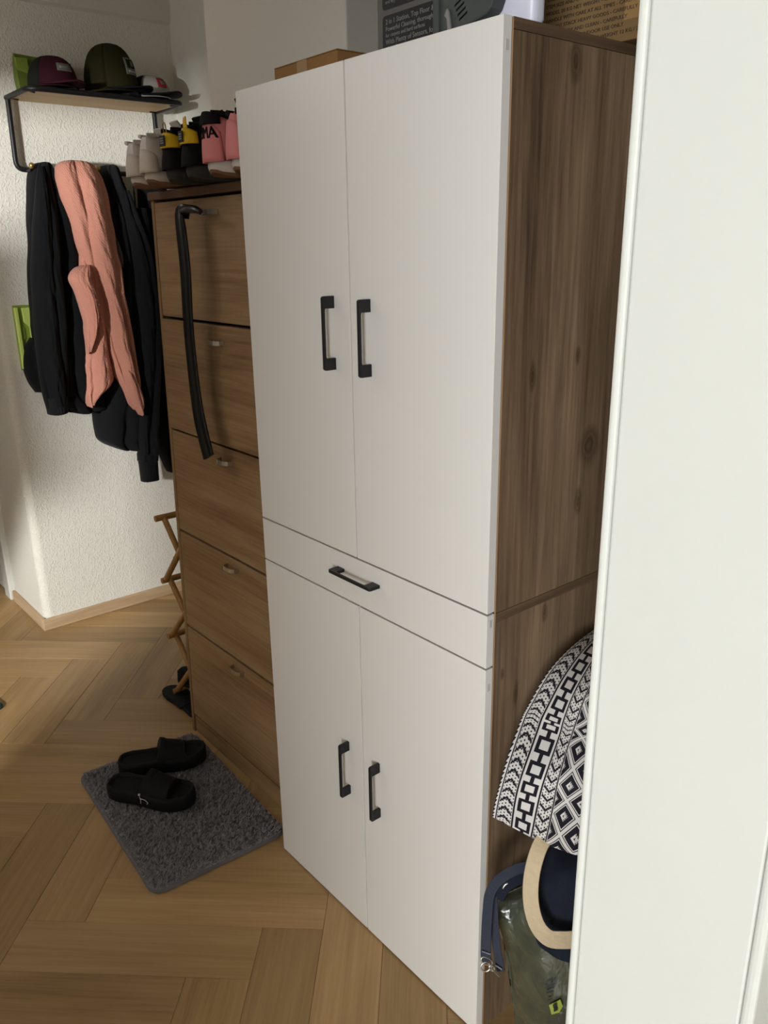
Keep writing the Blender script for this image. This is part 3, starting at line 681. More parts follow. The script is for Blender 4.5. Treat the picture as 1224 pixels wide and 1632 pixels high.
# ------------------------------------------------------------------ garments
from mathutils import noise as mnoise
def garment(parent, name, mat, rows, folds=5, amp=0.016, n=64, k=40, seed=0, x0=None, wr=0.006, edge=0.006):
    """hanging cloth. rows: (z, y_left, y_right, x_front); the front is a fold field, the back lies towards the wall"""
    rs = catmull(rows, n); rnd_ = random.Random(seed); ph = [rnd_.uniform(0, 6.28) for _ in range(6)]; rings = []
    sd = Vector((seed*3.1, seed*1.7, seed*0.9))
    for i, (z, a, b, xf_) in enumerate(rs):
        f = i/(n-1); ring = []
        a += edge*mnoise.noise(Vector((0.0, 3.0, z*11))+sd)*min(1, 4*f); b += edge*mnoise.noise(Vector((5.0, 3.0, z*11))+sd)*min(1, 4*f)
        hw = (b-a)/2; th = xf_ - xw; bk = (x0 if x0 else 0.008); env = min(1.0, f*5+0.25)
        front = []; back = []
        for j in range(k+1):
            u = j/k; q = 1-(2*u-1)**2; pr_ = max(q, 0.0)**0.42
            t = folds*(u + 0.10*math.sin(2.3*f*3+ph[1]) + 0.05*mnoise.noise(Vector((u*2, 0, z*4))+sd)) + ph[0]
            fold = (abs(math.sin(math.pi*t*0.5))**0.8 - 0.6)*amp*env*min(1, q*2.2)*(0.55+0.6*f)
            wrk = wr*mnoise.noise(Vector((u*7, f*3+2, z*13+u*5))+sd)*q + wr*0.6*mnoise.noise(Vector((u*15, 1, z*30-u*9))+sd)*q
            x = bk + (th-bk)*(0.12+0.88*pr_) + fold + wrk
            y = a + (b-a)*u
            zz_ = z + 0.006*math.sin(6*u+ph[2])*max(0, f-0.8)*5*(1 if edge else 0.2)
            front.append((xw+max(x, 0.012), y, zz_)); back.append((xw+max(0.007, bk-0.004*q), y, zz_))
        rings.append(front + back[::-1][1:-1])
    m = MB().loft(rings, True, True)
    return m.build(name, mat, parent, weld=True)
def shift(o, dx):
    for v in o.data.vertices: v.co.x += dx
xh = xw
g1 = thing('black_hoodie', 'black hooded jacket hanging at the left end of the coat rack', 'jacket', (xw+0.05, 0.16, 0.97), group='clothes on the coat rack')
def att(o, root):
    for v in o.data.vertices: v.co -= root.location
    return o
X = lambda d: xw + d
att(garment(g1, 'body', 'black_fleece', [(1.893, 0.188, 0.215, X(.095)), (1.885, 0.176, 0.226, X(.115)), (1.84, 0.150, 0.245, X(.125)), (1.70, 0.125, 0.285, X(.14)), (1.50, 0.100, 0.310, X(.150)), (1.25, 0.080, 0.330, X(.15)), (1.05, 0.085, 0.340, X(.14)), (0.975, 0.130, 0.345, X(.13)), (0.945, 0.150, 0.340, X(.125))], 5, 0.030, seed=3), g1)
att(garment(g1, 'sleeve', 'black_fleece', [(1.875, 0.165, 0.190, X(.125)), (1.80, 0.140, 0.190, X(.155)), (1.60, 0.098, 0.192, X(.19)), (1.40, 0.072, 0.185, X(.20)), (1.20, 0.058, 0.170, X(.195)), (1.06, 0.060, 0.158, X(.185)), (0.985, 0.066, 0.150, X(.175))], 3, 0.022, seed=5, x0=0.11), g1)
att(garment(g1, 'cuff', 'black_knit', [(1.025, 0.062, 0.150, X(.182)), (1.0, 0.066, 0.147, X(.180)), (0.958, 0.068, 0.145, X(.176))], 14, 0.004, n=10, seed=6, x0=0.11, wr=0.001, edge=0.0), g1)
att(garment(g1, 'pocket_bulge', 'black_fleece', [(1.25, 0.075, 0.12, X(.05)), (1.20, 0.042, 0.13, X(.08)), (1.14, 0.030, 0.13, X(.09)), (1.08, 0.036, 0.13, X(.085)), (1.03, 0.060, 0.12, X(.06))], 2, 0.004, n=20, seed=8), g1)
g2 = thing('pink_muslin_cloth', 'pink crinkled muslin cloth draped over the coat rack', 'cloth', (xw+0.1, 0.3, 0.96), group='clothes on the coat rack')
mo = garment(g2, 'drape', 'muslin', [(1.902, 0.285, 0.335, X(.115)), (1.896, 0.255, 0.360, X(.14)), (1.875, 0.228, 0.382, X(.165)), (1.82, 0.222, 0.402, X(.190)), (1.70, 0.238, 0.414, X(.205)), (1.55, 0.270, 0.420, X(.215)), (1.40, 0.296, 0.428, X(.22)), (1.25, 0.316, 0.438, X(.22)), (1.12, 0.338, 0.442, X(.215)), (1.03, 0.366, 0.442, X(.21)), (0.975, 0.388, 0.440, X(.20)), (0.935, 0.412, 0.430, X(.195))], 4, 0.034, n=90, k=56, seed=11, x0=0.10, wr=0.008, edge=0.010); att(mo, g2)
mo = garment(g2, 'lower_fold', 'muslin', [(1.58, 0.270, 0.300, X(.150)), (1.50, 0.252, 0.320, X(.185)), (1.40, 0.244, 0.332, X(.195)), (1.28, 0.238, 0.338, X(.200)), (1.20, 0.230, 0.346, X(.195)), (1.10, 0.224, 0.352, X(.190)), (1.05, 0.219, 0.336, X(.187)), (1.015, 0.220, 0.280, X(.185)), (0.99, 0.226, 0.250, X(.183)), (0.975, 0.230, 0.243, X(.182))], 3, 0.026, n=70, k=44, seed=12, x0=0.09, wr=0.007, edge=0.008); att(mo, g2)
mo = garment(g2, 'folded_flap', 'muslin', [(1.522, 0.262, 0.285, X(.195)), (1.512, 0.230, 0.288, X(.215)), (1.49, 0.206, 0.286, X(.232)), (1.465, 0.200, 0.284, X(.242)), (1.43, 0.212, 0.290, X(.246)), (1.38, 0.226, 0.296, X(.246)), (1.32, 0.234, 0.292, X(.240)), (1.26, 0.236, 0.274, X(.228)), (1.21, 0.236, 0.252, X(.210)), (1.19, 0.238, 0.246, X(.195))], 2, 0.020, n=50, k=36, seed=13, x0=0.165, wr=0.006); att(mo, g2)
mo = garment(g2, 'tip', 'muslin', [(1.13, 0.372, 0.395, X(.200)), (1.09, 0.366, 0.412, X(.228)), (1.02, 0.378, 0.432, X(.232)), (0.97, 0.396, 0.442, X(.222)), (0.94, 0.410, 0.440, X(.215)), (0.918, 0.424, 0.434, X(.205))], 2, 0.016, n=36, k=28, seed=14, x0=0.16, wr=0.005); att(mo, g2)
g3 = thing('plum_scarf', 'dark plum scarf hanging between the pink cloth and the black jacket', 'scarf', (xw+0.05, 0.41, 1.3), group='clothes on the coat rack')
att(garment(g3, 'scarf', 'purple_cloth', [(1.875, 0.385, 0.410, X(.08)), (1.80, 0.380, 0.450, X(.10)), (1.65, 0.390, 0.470, X(.12)), (1.45, 0.395, 0.485, X(.12)), (1.25, 0.395, 0.485, X(.11))], 3, 0.018, seed=21), g3)
att(garment(g3, 'lining', 'grey_cloth', [(1.66, 0.415, 0.428, X(.115)), (1.58, 0.420, 0.450, X(.135)), (1.48, 0.428, 0.464, X(.138)), (1.42, 0.445, 0.462, X(.125))], 2, 0.008, n=20, seed=22, x0=0.08), g3)
g4 = thing('black_sweatshirt', 'long black jersey top with ribbed cuffs hanging in the middle of the rack', 'sweatshirt', (xw+0.05, 0.45, 0.62), group='clothes on the coat rack')
att(garment(g4, 'body', 'black_knit', [(1.896, 0.448, 0.474, X(.095)), (1.888, 0.436, 0.486, X(.115)), (1.85, 0.425, 0.500, X(.125)), (1.70, 0.428, 0.545, X(.145)), (1.50, 0.405, 0.570, X(.155)), (1.25, 0.330, 0.575, X(.155)), (1.00, 0.285, 0.560, X(.145)), (0.84, 0.280, 0.535, X(.130)), (0.79, 0.300, 0.520, X(.125)), (0.755, 0.350, 0.500, X(.12))], 5, 0.032, n=72, seed=31), g4)
att(garment(g4, 'sleeve', 'black_knit', [(1.80, 0.470, 0.505, X(.145)), (1.70, 0.470, 0.530, X(.165)), (1.55, 0.478, 0.562, X(.185)), (1.30, 0.465, 0.572, X(.195)), (1.05, 0.448, 0.548, X(.19)), (0.85, 0.428, 0.522, X(.18)), (0.70, 0.416, 0.506, X(.17))], 3, 0.026, n=60, seed=32, x0=0.11), g4)
att(garment(g4, 'cuff', 'black_knit', [(0.735, 0.418, 0.504, X(.176)), (0.68, 0.421, 0.501, X(.173)), (0.612, 0.422, 0.500, X(.168))], 16, 0.004, n=10, seed=33, x0=0.11, wr=0.001, edge=0.0), g4)
g5 = thing('dark_coat', 'long black coat at the right end of the rack behind the shoe cabinet', 'coat', (xw+0.05, 0.6, 0.58), group='clothes on the coat rack')
att(garment(g5, 'body', 'black_fleece', [(1.885, 0.605, 0.655, X(.10)), (1.82, 0.588, 0.690, X(.125)), (1.60, 0.578, 0.720, X(.14)), (1.35, 0.577, 0.730, X(.14)), (1.10, 0.570, 0.725, X(.13)), (0.85, 0.562, 0.715, X(.12)), (0.74, 0.552, 0.715, X(.11)), (0.64, 0.575, 0.700, X(.10)), (0.60, 0.590, 0.690, X(.09))], 5, 0.024, n=60, seed=41), g5)
g6 = thing('black_pouch', 'small black pouch hanging by a thin cord beside the white sneakers', 'pouch', (xw+0.08, 0.55, 1.6))
MB().tube(ct([(xw+0.085, 0.545, 1.878), (xw+0.10, 0.535, 1.80), (xw+0.10, 0.535, 1.74), (xw+0.11, 0.545, 1.70)]), 0.003, 6).build('cord', 'black_knit', g6)
for c in g6.children: c.location = cr.location - g6.location
att(garment(g6, 'pouch_body', 'black_fleece', [(1.735, 0.540, 0.565, X(.13)), (1.72, 0.532, 0.576, X(.15)), (1.62, 0.535, 0.576, X(.155)), (1.54, 0.545, 0.574, X(.14))], 2, 0.006, n=20, seed=51, x0=0.09), g6)

# lime green level on the wall behind the jacket
lv = thing('lime_wall_holder', 'lime green plastic holder on the wall behind the black jacket', 'holder', (xw, 0.05, 1.14))
yo, zo = 0.05, 1.14
m = MB().box(0, 0.010, 0.028-yo, 0.105-yo, 1.125-zo, 1.375-zo).build('back_plate', 'lime_dark', lv, 0.002)
MB().box(0.010, 0.026, 0.030-yo, 0.044-yo, 1.13-zo, 1.368-zo).build('left_rail', 'lime', lv, 0.003)
MB().prism([(0.058-yo, 1.366-zo), (0.100-yo, 1.366-zo), (0.100-yo, 1.20-zo), (0.078-yo, 1.21-zo), (0.080-yo, 1.29-zo), (0.060-yo, 1.31-zo)], 0.010, 0.024, axis=0).build('right_rail', 'lime', lv, 0.003)
MB().box(0.010, 0.015, 0.046-yo, 0.060-yo, 1.245-zo, 1.29-zo).build('window_insert', 'lime_dark', lv, 0.001)

# ------------------------------------------------------------------ caps on the shelf
ztop = zs + 0.0125
def cap(name, label, loc, ang, front, back, visor, tilt=0.0, r=0.092, h=0.118, patch=None, band=None, vlen=0.07, squash=1.0):
    o = thing(name, label, 'cap', loc, (0, R(tilt), ang), 'caps on the coat rack shelf')
    def dome(a0, a1, nm, mat):
        m = MB(); nu, nv = 16, 10; vs = []
        for i in range(nv+1):
            ph = (math.pi/2)*i/nv
            zz_ = h*math.sin(ph)**0.85*squash; rr = r*math.cos(ph)**0.72 if i < nv else 0.0
            for j in range(nu+1):
                t = a0 + (a1-a0)*j/nu; vs.append((rr*1.12*math.cos(t), rr*math.sin(t)*0.95, zz_))
        fs = [(i*(nu+1)+j, i*(nu+1)+j+1, (i+1)*(nu+1)+j+1, (i+1)*(nu+1)+j) for i in range(nv) for j in range(nu)]
        m.add(vs, fs, True); ob = m.build(nm, mat, o, weld=True); s = ob.modifiers.new('s', 'SOLIDIFY'); s.thickness = 0.003; return ob
    fr = dome(-math.pi*0.36, math.pi*0.36, 'front_panel', front)
    dome(math.pi*0.36, math.pi*1.64, 'crown', back)
    m = MB(); rings = []   # visor: curved brim
    n = 14; V0 = []; V1 = []
    for i in range(n+1):
        t = R(-68+136*i/n); x0, y0 = r*1.08*math.cos(t), r*0.93*math.sin(t)
        ext = vlen*math.cos(R(-90+180*i/n))**0.6 if 0 < i < n else 0.001
        dz = -0.018*abs(math.sin(t))**1.5
        V0.append((x0, y0, 0.008)); V1.append((x0 + ext*1.05, y0*1.02, 0.008 + dz*(ext/vlen) + 0.004))
    mid = [tuple((p+q)/2 + (0.003 if k == 2 else 0) for k, (p, q) in enumerate(zip(a, b))) for a, b in zip(V0, V1)]
    k = n+1; m.add(V0+mid+V1, [(i, i+1, k+i+1, k+i) for i in range(n)] + [(k+i, k+i+1, 2*k+i+1, 2*k+i) for i in range(n)], True)
    vo = m.build('visor', visor, o); s = vo.modifiers.new('s', 'SOLIDIFY'); s.thickness = 0.005
    # button
    rb = [[(0.007*math.sin(t)*math.cos(q), 0.007*math.sin(t)*math.sin(q), h*squash-0.001+0.005*math.cos(t)) for q in [2*math.pi*j/8 for j in range(8)]] for t in [math.pi*i/4 for i in range(1, 4)]]
    MB().loft(rb).build('button', back, o)
    if patch:
        mat, w_, h_, zc, extra = patch
        m = MB(); nn = 8; vs = []
        for i in range(5):
            z_ = zc + h_*(i/4-0.5); ph = math.asin(min(1, (z_/(h*squash))**(1/0.85))); rr = r*math.cos(ph)**0.72 + 0.0035
            for j in range(nn+1):
                t = w_/r*(j/nn-0.5); vs.append((rr*1.12*math.cos(t), rr*0.95*math.sin(t), z_))
        m.add(vs, [(i*(nn+1)+j, i*(nn+1)+j+1, (i+1)*(nn+1)+j+1, (i+1)*(nn+1)+j) for i in range(4) for j in range(nn)], True)
        pt = m.build('patch', mat, fr); s = pt.modifiers.new('s', 'SOLIDIFY'); s.thickness = 0.002
        for (dw, dz, ww_, hh_, em) in extra:
            vs = []; m = MB()
            for i in range(3):
                z_ = zc + dz + hh_*(i/2-0.5); ph = math.asin(min(1, (z_/(h*squash))**(1/0.85))); rr = r*math.cos(ph)**0.72 + 0.0058
                for j in range(5):
                    t = (dw + ww_*(j/4-0.5))/r; vs.append((rr*1.12*math.cos(t), rr*0.95*math.sin(t), z_))
            m.add(vs, [(i*5+j, i*5+j+1, (i+1)*5+j+1, (i+1)*5+j) for i in range(2) for j in range(4)], True)
            ob = m.build('patch_print', em, pt); s = ob.modifiers.new('s', 'SOLIDIFY'); s.thickness = 0.001
    return o
cap('trucker_cap', 'maroon and dark green trucker cap with pale patch, left on the shelf', (-2.425, 0.250, ztop+0.010), R(10), 'maroon', 'green_black', 'maroon', 0, 0.088, 0.108, ('patch_grey', 0.062, 0.026, 0.062, [(0, 0, 0.044, 0.010, 'slate_light')]), vlen=0.075)
cap('baseball_cap', 'tall olive green cap with a badge, on the shelf between two other caps', (-2.430, 0.474, ztop+0.014), R(28), 'olive', 'olive', 'cap_navy', -2, 0.094, 0.172, ('patch_grey', 0.058, 0.058, 0.085, [(0.0, 0.008, 0.044, 0.030, 'green_black'), (0.004, 0.009, 0.014, 0.018, 'patch_grey'), (0, -0.018, 0.040, 0.006, 'cap_white')]), vlen=0.075)
cap('baseball_cap', 'white fronted cap with red square patch and dark visor at the right shelf end', (-2.432, 0.628, ztop+0.010), R(12), 'cap_white', 'cap_navy', 'cap_navy', 0, 0.080, 0.085, ('patch_red', 0.044, 0.034, 0.052, [(0, 0, 0.018, 0.014, 'patch_grey')]), vlen=0.085)
# lime bag behind the caps
lb = thing('lime_bag', 'lime green folded bag standing behind the caps on the shelf', 'bag', (-2.53, 0.26, ztop))
rg = []
for zv, s_, xx in ((0.0, 0.95, 0.020), (0.05, 1.0, 0.024), (0.10, 1.0, 0.016), (0.128, 0.98, 0.006)):
    rg.append([(xx*c_ + 0.0, 0.105*s_*y_ , zv + 0.006*y_*(-1)*(zv/0.128)) for c_, y_ in ((-1, -1), (-1, -0.3), (-1, 0.3), (-1, 1), (1, 1), (1.1, 0.3), (0.9, -0.3), (1, -1))])
MB().loft(rg, smooth=False).build('bag_body', 'lime_bag', lb, 0.002)
MB().box(0.012, 0.020, -0.104, -0.060, 0.05, 0.120).build('bag_fold', 'lime_dark', lb, 0.002)

# ------------------------------------------------------------------ folding bamboo rack
br = thing('bamboo_rack', 'folding bamboo scissor rack standing left of the shoe cabinet', 'rack', (-1.56, 0.24, 0))
xl, xr = -1.668+1.56, -1.452+1.56
zj = [0.024, 0.249, 0.465, 0.696]
for yy in (0.15-0.24, 0.345-0.24):
    for i in range(3):
        MB().tube([(xl, yy, zj[i]), (xr, yy, zj[i+1])], 0.0105, 8).build('stick', 'bamboo', br)
        MB().tube([(xr, yy+0.016, zj[i]), (xl, yy+0.016, zj[i+1])], 0.0105, 8).build('stick', 'bamboo', br)
for i, zv in enumerate(zj):
    for xx in (xl, xr):
        MB().tube([(xx, 0.135-0.24, zv), (xx, 0.38-0.24, zv)], 0.0115 if i else 0.010, 8).build('dowel', 'bamboo', br)
for i in range(3):
    zc = (zj[i]+zj[i+1])/2
    MB().tube([(0, 0.14-0.24, zc), (0, 0.375-0.24, zc)], 0.007, 8).build('dowel', 'bamboo', br)
# black shoes on the rack and on the floor below
def flat_shoe(name, label, loc, ang, L):
    o = thing(name, label, 'shoe', loc, (0, 0, ang), 'black shoes at the bamboo rack')
    MB().loft([footring(L, 0.0, 0.9, 0.01), footring(L, 0.008, 1.0), footring(L, 0.014, 0.98)]).build('sole', 'grey_rubber', o)
    MB().loft([footring(L, 0.014, 0.96), footring(L, lambda f: 0.045+0.02*(1-f), 0.92, 0.01), footring(L, lambda f: 0.055+0.03*(1-f), 0.55, 0.06)]).build('upper', 'black_mesh', o)
    MB().tube([(-0.018, 0.55*L, 0.066), (0.0, 0.56*L, 0.070), (0.018, 0.55*L, 0.066)], 0.003, 6).build('strap', 'slate', o)
    return o
flat_shoe('black_shoe', 'black shoe lying on the lowest tier of the bamboo rack', (-1.490, 0.275, 0.0345), R(112), 0.245)
sd = thing('black_slipper', 'flat black slipper on the floor poking out under the bamboo rack', 'slipper', (-1.470, 0.150, 0.0), (0, 0, R(92)), 'black shoes at the bamboo rack')
MB().loft([footring(0.27, 0.0, 0.95, 0.01), footring(0.27, 0.012, 1.02), footring(0.27, 0.016, 0.92, 0.02)]).build('sole', 'slide', sd)
ar = [[(-0.040*math.cos(math.pi*j/8), f*0.27, 0.010+0.010*math.sin(math.pi*j/8)) for j in range(9)] + [(0.038*math.cos(math.pi*j/8), f*0.27, 0.008+0.008*math.sin(math.pi*j/8)) for j in range(9)] for f in (0.35, 0.5, 0.62)]
MB().loft(ar).build('strap', 'slide', sd)

# corner of a dark teal mat at the left
tm = thing('teal_mat', 'corner of a dark teal mat on the floor at the left edge', 'mat', (-2.15, -0.52, 0.0005), (0, 0, R(8)))
MB().loft([[(x, y, z_) for x, y in rrect(0.16*s_, 0.135*s_, 0.02)] for z_, s_ in ((0.0, 1), (0.008, 1), (0.010, 0.98))]).build('mat_body', 'teal', tm)
MB().tube([(x, y, 0.009) for x, y in rrect(0.155, 0.13, 0.02)], 0.003, 6, closed=True).build('hem', 'teal', tm)

# ------------------------------------------------------------------ things on top of the tall cabinet
cb = thing('flat_cardboard_box', 'flat brown cardboard box on the left of the white cabinet top', 'box', (-0.615, 0.20, TOP), (0, 0, R(-1)))
MB().box(-0.112, 0.112, -0.105, 0.105, 0, 0.050).build('carton', 'cardboard', cb, 0.0015)
MB().box(-0.112, 0.112, -0.105, 0.0, 0.0503, 0.052).build('flap', 'cardboard', cb)
MB().box(-0.112, 0.112, 0.001, 0.105, 0.0503, 0.052).build('flap', 'cardboard', cb)
MB().box(-0.026, 0.010, -0.1056, -0.105, 0.018, 0.050).build('tape', 'tape', cb)
bx = thing('printed_carton', 'grey and black product carton with small white text on the white cabinet', 'box', (-0.30, 0.20, TOP))
MB().box(-0.213, 0.070, 0, 0.19, 0, 0.32).build('carton', 'box_grey', bx, 0.0015)
def panel(x0, x1, z0, z1):
    P = [(x+(x0+x1)/2, y+(z0+z1)/2) for x, y in rrect((x1-x0)/2, (z1-z0)/2, 0.007, 4)]
    return MB().prism(P, -0.0012, -0.0002, axis=1).build('text_panel', 'box_black', bx)
pa = panel(-0.196, 0.055, 0.020, 0.1165); pb = panel(-0.196, 0.055, 0.1265, 0.21)
def ln(pn, s, x, z, size): text('print_line', s, size, 'print_grey', pn, Matrix.Translation((x, -0.0014, z)) @ FRONT, ext=0.0002)
ln(pa, '2 in 1 Station, Top Floor & Power', -0.187, 0.1015, 0.0125); ln(pa, 'Powerful Cleaning, thorough on all floors', -0.187, 0.0895, 0.0115); ln(pa, 'for carpets and hard surfaces', -0.187, 0.0795, 0.0095)
ln(pa, 'With Plenty of Sensors, for every corner', -0.187, 0.067, 0.0125); ln(pa, 'of your home', -0.187, 0.0575, 0.0095)
ln(pb, 'Auto Wash', -0.187, 0.147, 0.0125); ln(pb, 'and dry', -0.187, 0.136, 0.0095)
for i, s in enumerate(('Smart', 'Quiet', 'Strong')): ln(pb, s, -0.187, 0.160+0.014*i, 0.0125)
ap = thing('white_appliance', 'white appliance with dark grey vented shell on the right cabinet corner', 'appliance', (-0.10, 0.05, TOP))
bodyP = rrect(0.097, 0.016, 0.012, 5)
MB().loft([[(x*s_, y*s_+0.031, z_) for x, y in bodyP] for z_, s_ in ((0.0, 0.96), (0.006, 1), (0.19, 1), (0.205, 0.94))]).build('body', 'lavender_white', ap)
shell = [(-0.085, 0.001), (-0.030, 0.004), (-0.004, 0.011), (0.030, 0.017), (0.040, 0.024), (0.046, 0.036), (0.050, 0.19), (-0.085, 0.19)]
shl = MB().prism(shell, -0.012, 0.014, axis=1).build('vented_shell', 'slate', ap, 0.003)
for i in range(4):
    cx, cz = -0.026+0.0035*i, 0.044-0.0068*i
    MB().prism([(cx-0.009, cz-0.0045), (cx+0.007, cz+0.0030), (cx+0.008, cz+0.0058), (cx-0.008, cz-0.0015)], -0.0128, -0.0118, axis=1).build('vent_slot', 'dark', shl)
MB().prism([(-0.045, 0.002), (-0.037, 0.002), (-0.0435, 0.034), (-0.047, 0.040), (-0.053, 0.030), (-0.048, 0.026)], -0.017, -0.0125, axis=1).build('lever', 'slate_light', ap, 0.001)
MB().box(-0.078, -0.066, -0.016, 0.05, 0.0, 0.19).build('side_rib', 'slate', ap, 0.002)
kb = thing('shipping_box', 'brown cardboard shipping box with printed text at the right cabinet edge', 'box', (-0.08, 0.28, TOP))
MB().box(-0.128, 0.122, 0, 0.14, 0.0005, 0.26).build('carton', 'cardboard_dark', kb, 0.0015)
MB().box(0.080, 0.1225, -0.0006, 0.06, 0.030, 0.062).build('tape', 'tape', kb)
def pbar(x0, x1, z, h): MB().box(x0, x1, -0.0008, 0.0, z, z+h).build('print_line', 'print_brown', kb)
zl_ = 0.022
rows_ = ['GROSS WEIGHT 12 KG / 26 LB', 'FOR INDOOR USE ONLY', 'KEEP DRY AND CLEAN', 'DO NOT STACK HEAVY GOODS', 'HANDLE WITH CARE AT ALL TIMES', 'MODEL 20 KG NET WEIGHT', 'ITEM SIZE AND COLOUR', 'THIS SIDE UP', 'MADE FOR HOME']
for i, s in enumerate(rows_): text('print_line', s + ('' if i < 2 else ' - CAREFULLY'), 0.0078, 'print_brown', kb, Matrix.Translation((-0.078 + (0.085, 0.060, 0.02, 0, 0, 0, 0, 0, 0)[i], -0.0006, 0.012+0.0105*i)) @ FRONT, ext=0.0003, xs=1.12)
for i in range(3):
    for j in range(2):
        cx, cz = -0.112+0.0165*j, 0.060+0.0185*i
        fm = MB()
        for (a, b, c, d_) in ((-.007, .007, -.007, -.006), (-.007, .007, .006, .007), (-.007, -.006, -.006, .006), (.006, .007, -.006, .006), (-.003, .003, -.004, .004)): fm.box(cx+a, cx+b, -0.0007, 0, cz+c, cz+d_)
        fm.build('print_symbol', 'print_brown', kb)

# ------------------------------------------------------------------ bags between the cabinet and the door frame
def patch_surface(ctrl, nu, nv):
    """smooth surface through a control net (rows of points)"""
    rows = [catmull(r, nu) for r in ctrl]; cols = [catmull([rows[i][j] for i in range(len(rows))], nv) for j in range(nu)]
    return [[cols[j][i] for j in range(nu)] for i in range(nv)]
def soft(name, ctrl, mat, parent, back, nu=40, nv=48, uv=False, noise=0.0, seed=1, thick=1.0):
    S = patch_surface(ctrl, nu, nv); me = bpy.data.meshes.new(name); vs = []; fs = []; uvs = []
    root = parent.location; bk = Vector(back); rr = random.Random(seed); ph = [rr.uniform(0, 6.28) for _ in range(8)]
    def wob(i, j):
        a, b = i/(nv-1), j/(nu-1)
        return noise*(math.sin(9*a+4*b+ph[0])*math.sin(7*b+ph[1]) + 0.6*math.sin(17*a-9*b+ph[2]) + 0.4*math.sin(23*b+8*a+ph[3]))
    for i in range(nv):
        for j in range(nu): p = Vector(S[i][j]) - root - bk.normalized()*wob(i, j); vs.append(p)
    for i in range(nv):
        for j in range(nu):
            a, b = i/(nv-1), j/(nu-1); e = (max(0, math.sin(math.pi*a))*max(0, math.sin(math.pi*b)))**0.4
            q = Vector(S[i][j]) - root + bk*e*thick + bk.normalized()*0.0006; vs.append(q)
    k = nu*nv
    for i in range(nv-1):
        for j in range(nu-1):
            a, b, c, d_ = i*nu+j, i*nu+j+1, (i+1)*nu+j+1, (i+1)*nu+j
            fs.append((a, b, c, d_)); fs.append((k+a, k+d_, k+c, k+b))
    rim = [(0, j) for j in range(nu)] + [(i, nu-1) for i in range(1, nv)] + [(nv-1, j) for j in range(nu-2, -1, -1)] + [(i, 0) for i in range(nv-2, 0, -1)]
    for q in range(len(rim)):
        (i0, j0), (i1, j1) = rim[q], rim[(q+1) % len(rim)]
        fs.append((i0*nu+j0, k+i0*nu+j0, k+i1*nu+j1, i1*nu+j1))
    me.from_pydata(vs, [], fs)
    if uv:
        ul = me.uv_layers.new(name='UVMap')
        for lp in me.loops:
            idx = lp.vertex_index % k; ul.data[lp.index].uv = ((idx % nu)/(nu-1), (idx//nu)/(nv-1))
    me.polygons.foreach_set('use_smooth', [True]*len(me.polygons))
    bm = bmesh.new(); bm.from_mesh(me); bmesh.ops.recalc_face_normals(bm, faces=bm.faces); bm.to_mesh(me); bm.free()
    me.materials.append(M[mat]); o = bpy.data.objects.new(name, me); COL.objects.link(o); o.parent = parent; return o
TOCAM = Vector(camo.location)
wr = thing('wrapped_package', 'olive green plastic-wrapped package standing between cabinet and door frame', 'package', (0.22, 0.08, 0.0))
soft('wrap', [
 [(0.1219, 0.0413, -0.1402), (0.1697, 0.0609, -0.1338), (0.2238, 0.0914, -0.1211), (0.2847, 0.1640, -0.1225)],
 [(0.1055, 0.0017, 0.1099), (0.1677, -0.0031, 0.1633), (0.2245, 0.0210, 0.1892), (0.2877, 0.0963, 0.1877)],
 [(0.0811, -0.0100, 0.2727), (0.1432, -0.0054, 0.3124), (0.1993, 0.0224, 0.3313), (0.2614, 0.0965, 0.3299)],
 [(0.0595, -0.0139, 0.3799), (0.1148, 0.0137, 0.4001), (0.1650, 0.0498, 0.4170), (0.2277, 0.1246, 0.4156)],
 [(0.0452, 0.0067, 0.3894), (0.0775, 0.0569, 0.4114), (0.1178, 0.1096, 0.4196), (0.1835, 0.1880, 0.4181)]], 'wrap', wr, (0.05, 0.16, -0.02), 40, 48, noise=0.004, seed=4)
wl_ = MB()
def dec(parent, pts, mat, name):
    m = MB(); q = [Vector(p) - parent.location for p in pts]; n = (Vector(pts[0])-TOCAM).normalized()
    m.add([p - n*0.0015 for p in q] + [p + n*0.0015 for p in q], [tuple(range(len(q)))] + [tuple(range(len(q), 2*len(q)))[::-1]] + [(i, (i+1) % len(q), len(q)+(i+1) % len(q), len(q)+i) for i in range(len(q))])
    return m.build(name, mat, parent)
st = dec(wr, [(0.1866, -0.0091, 0.2515), (0.2012, 0.0038, 0.2681), (0.2070, 0.0046, 0.2561), (0.2034, -0.0005, 0.2417), (0.1936, -0.0092, 0.2351)], 'sticker_lime', 'sticker')
for a in (((0.1943, -0.0083, 0.2576), (0.1993, -0.0042, 0.2635), (0.2013, -0.0046, 0.2580), (0.1963, -0.0086, 0.2522)), ((0.1969, -0.0091, 0.2500), (0.2018, -0.0050, 0.2558), (0.2036, -0.0051, 0.2515), (0.1986, -0.0092, 0.2456))):
    dec(wr, a, 'print_dark', 'sticker_print')
for y_ in (1566, 1574, 1581):
    dec(wr, [(0.1757, -0.0108, 0.2867), (0.1891, 0.0020, 0.2993), (0.1899, 0.0013, 0.2960), (0.1765, -0.0115, 0.2835)] if y_ == 1566 else ([(0.1793, -0.0109, 0.2780), (0.1898, -0.0033, 0.2874), (0.1906, -0.0040, 0.2841), (0.1801, -0.0117, 0.2747)] if y_ == 1574 else [(0.1837, -0.0117, 0.2629), (0.1904, -0.0063, 0.2707), (0.1909, -0.0067, 0.2685), (0.1842, -0.0122, 0.2608)]), 'print_dark', 'print_line')
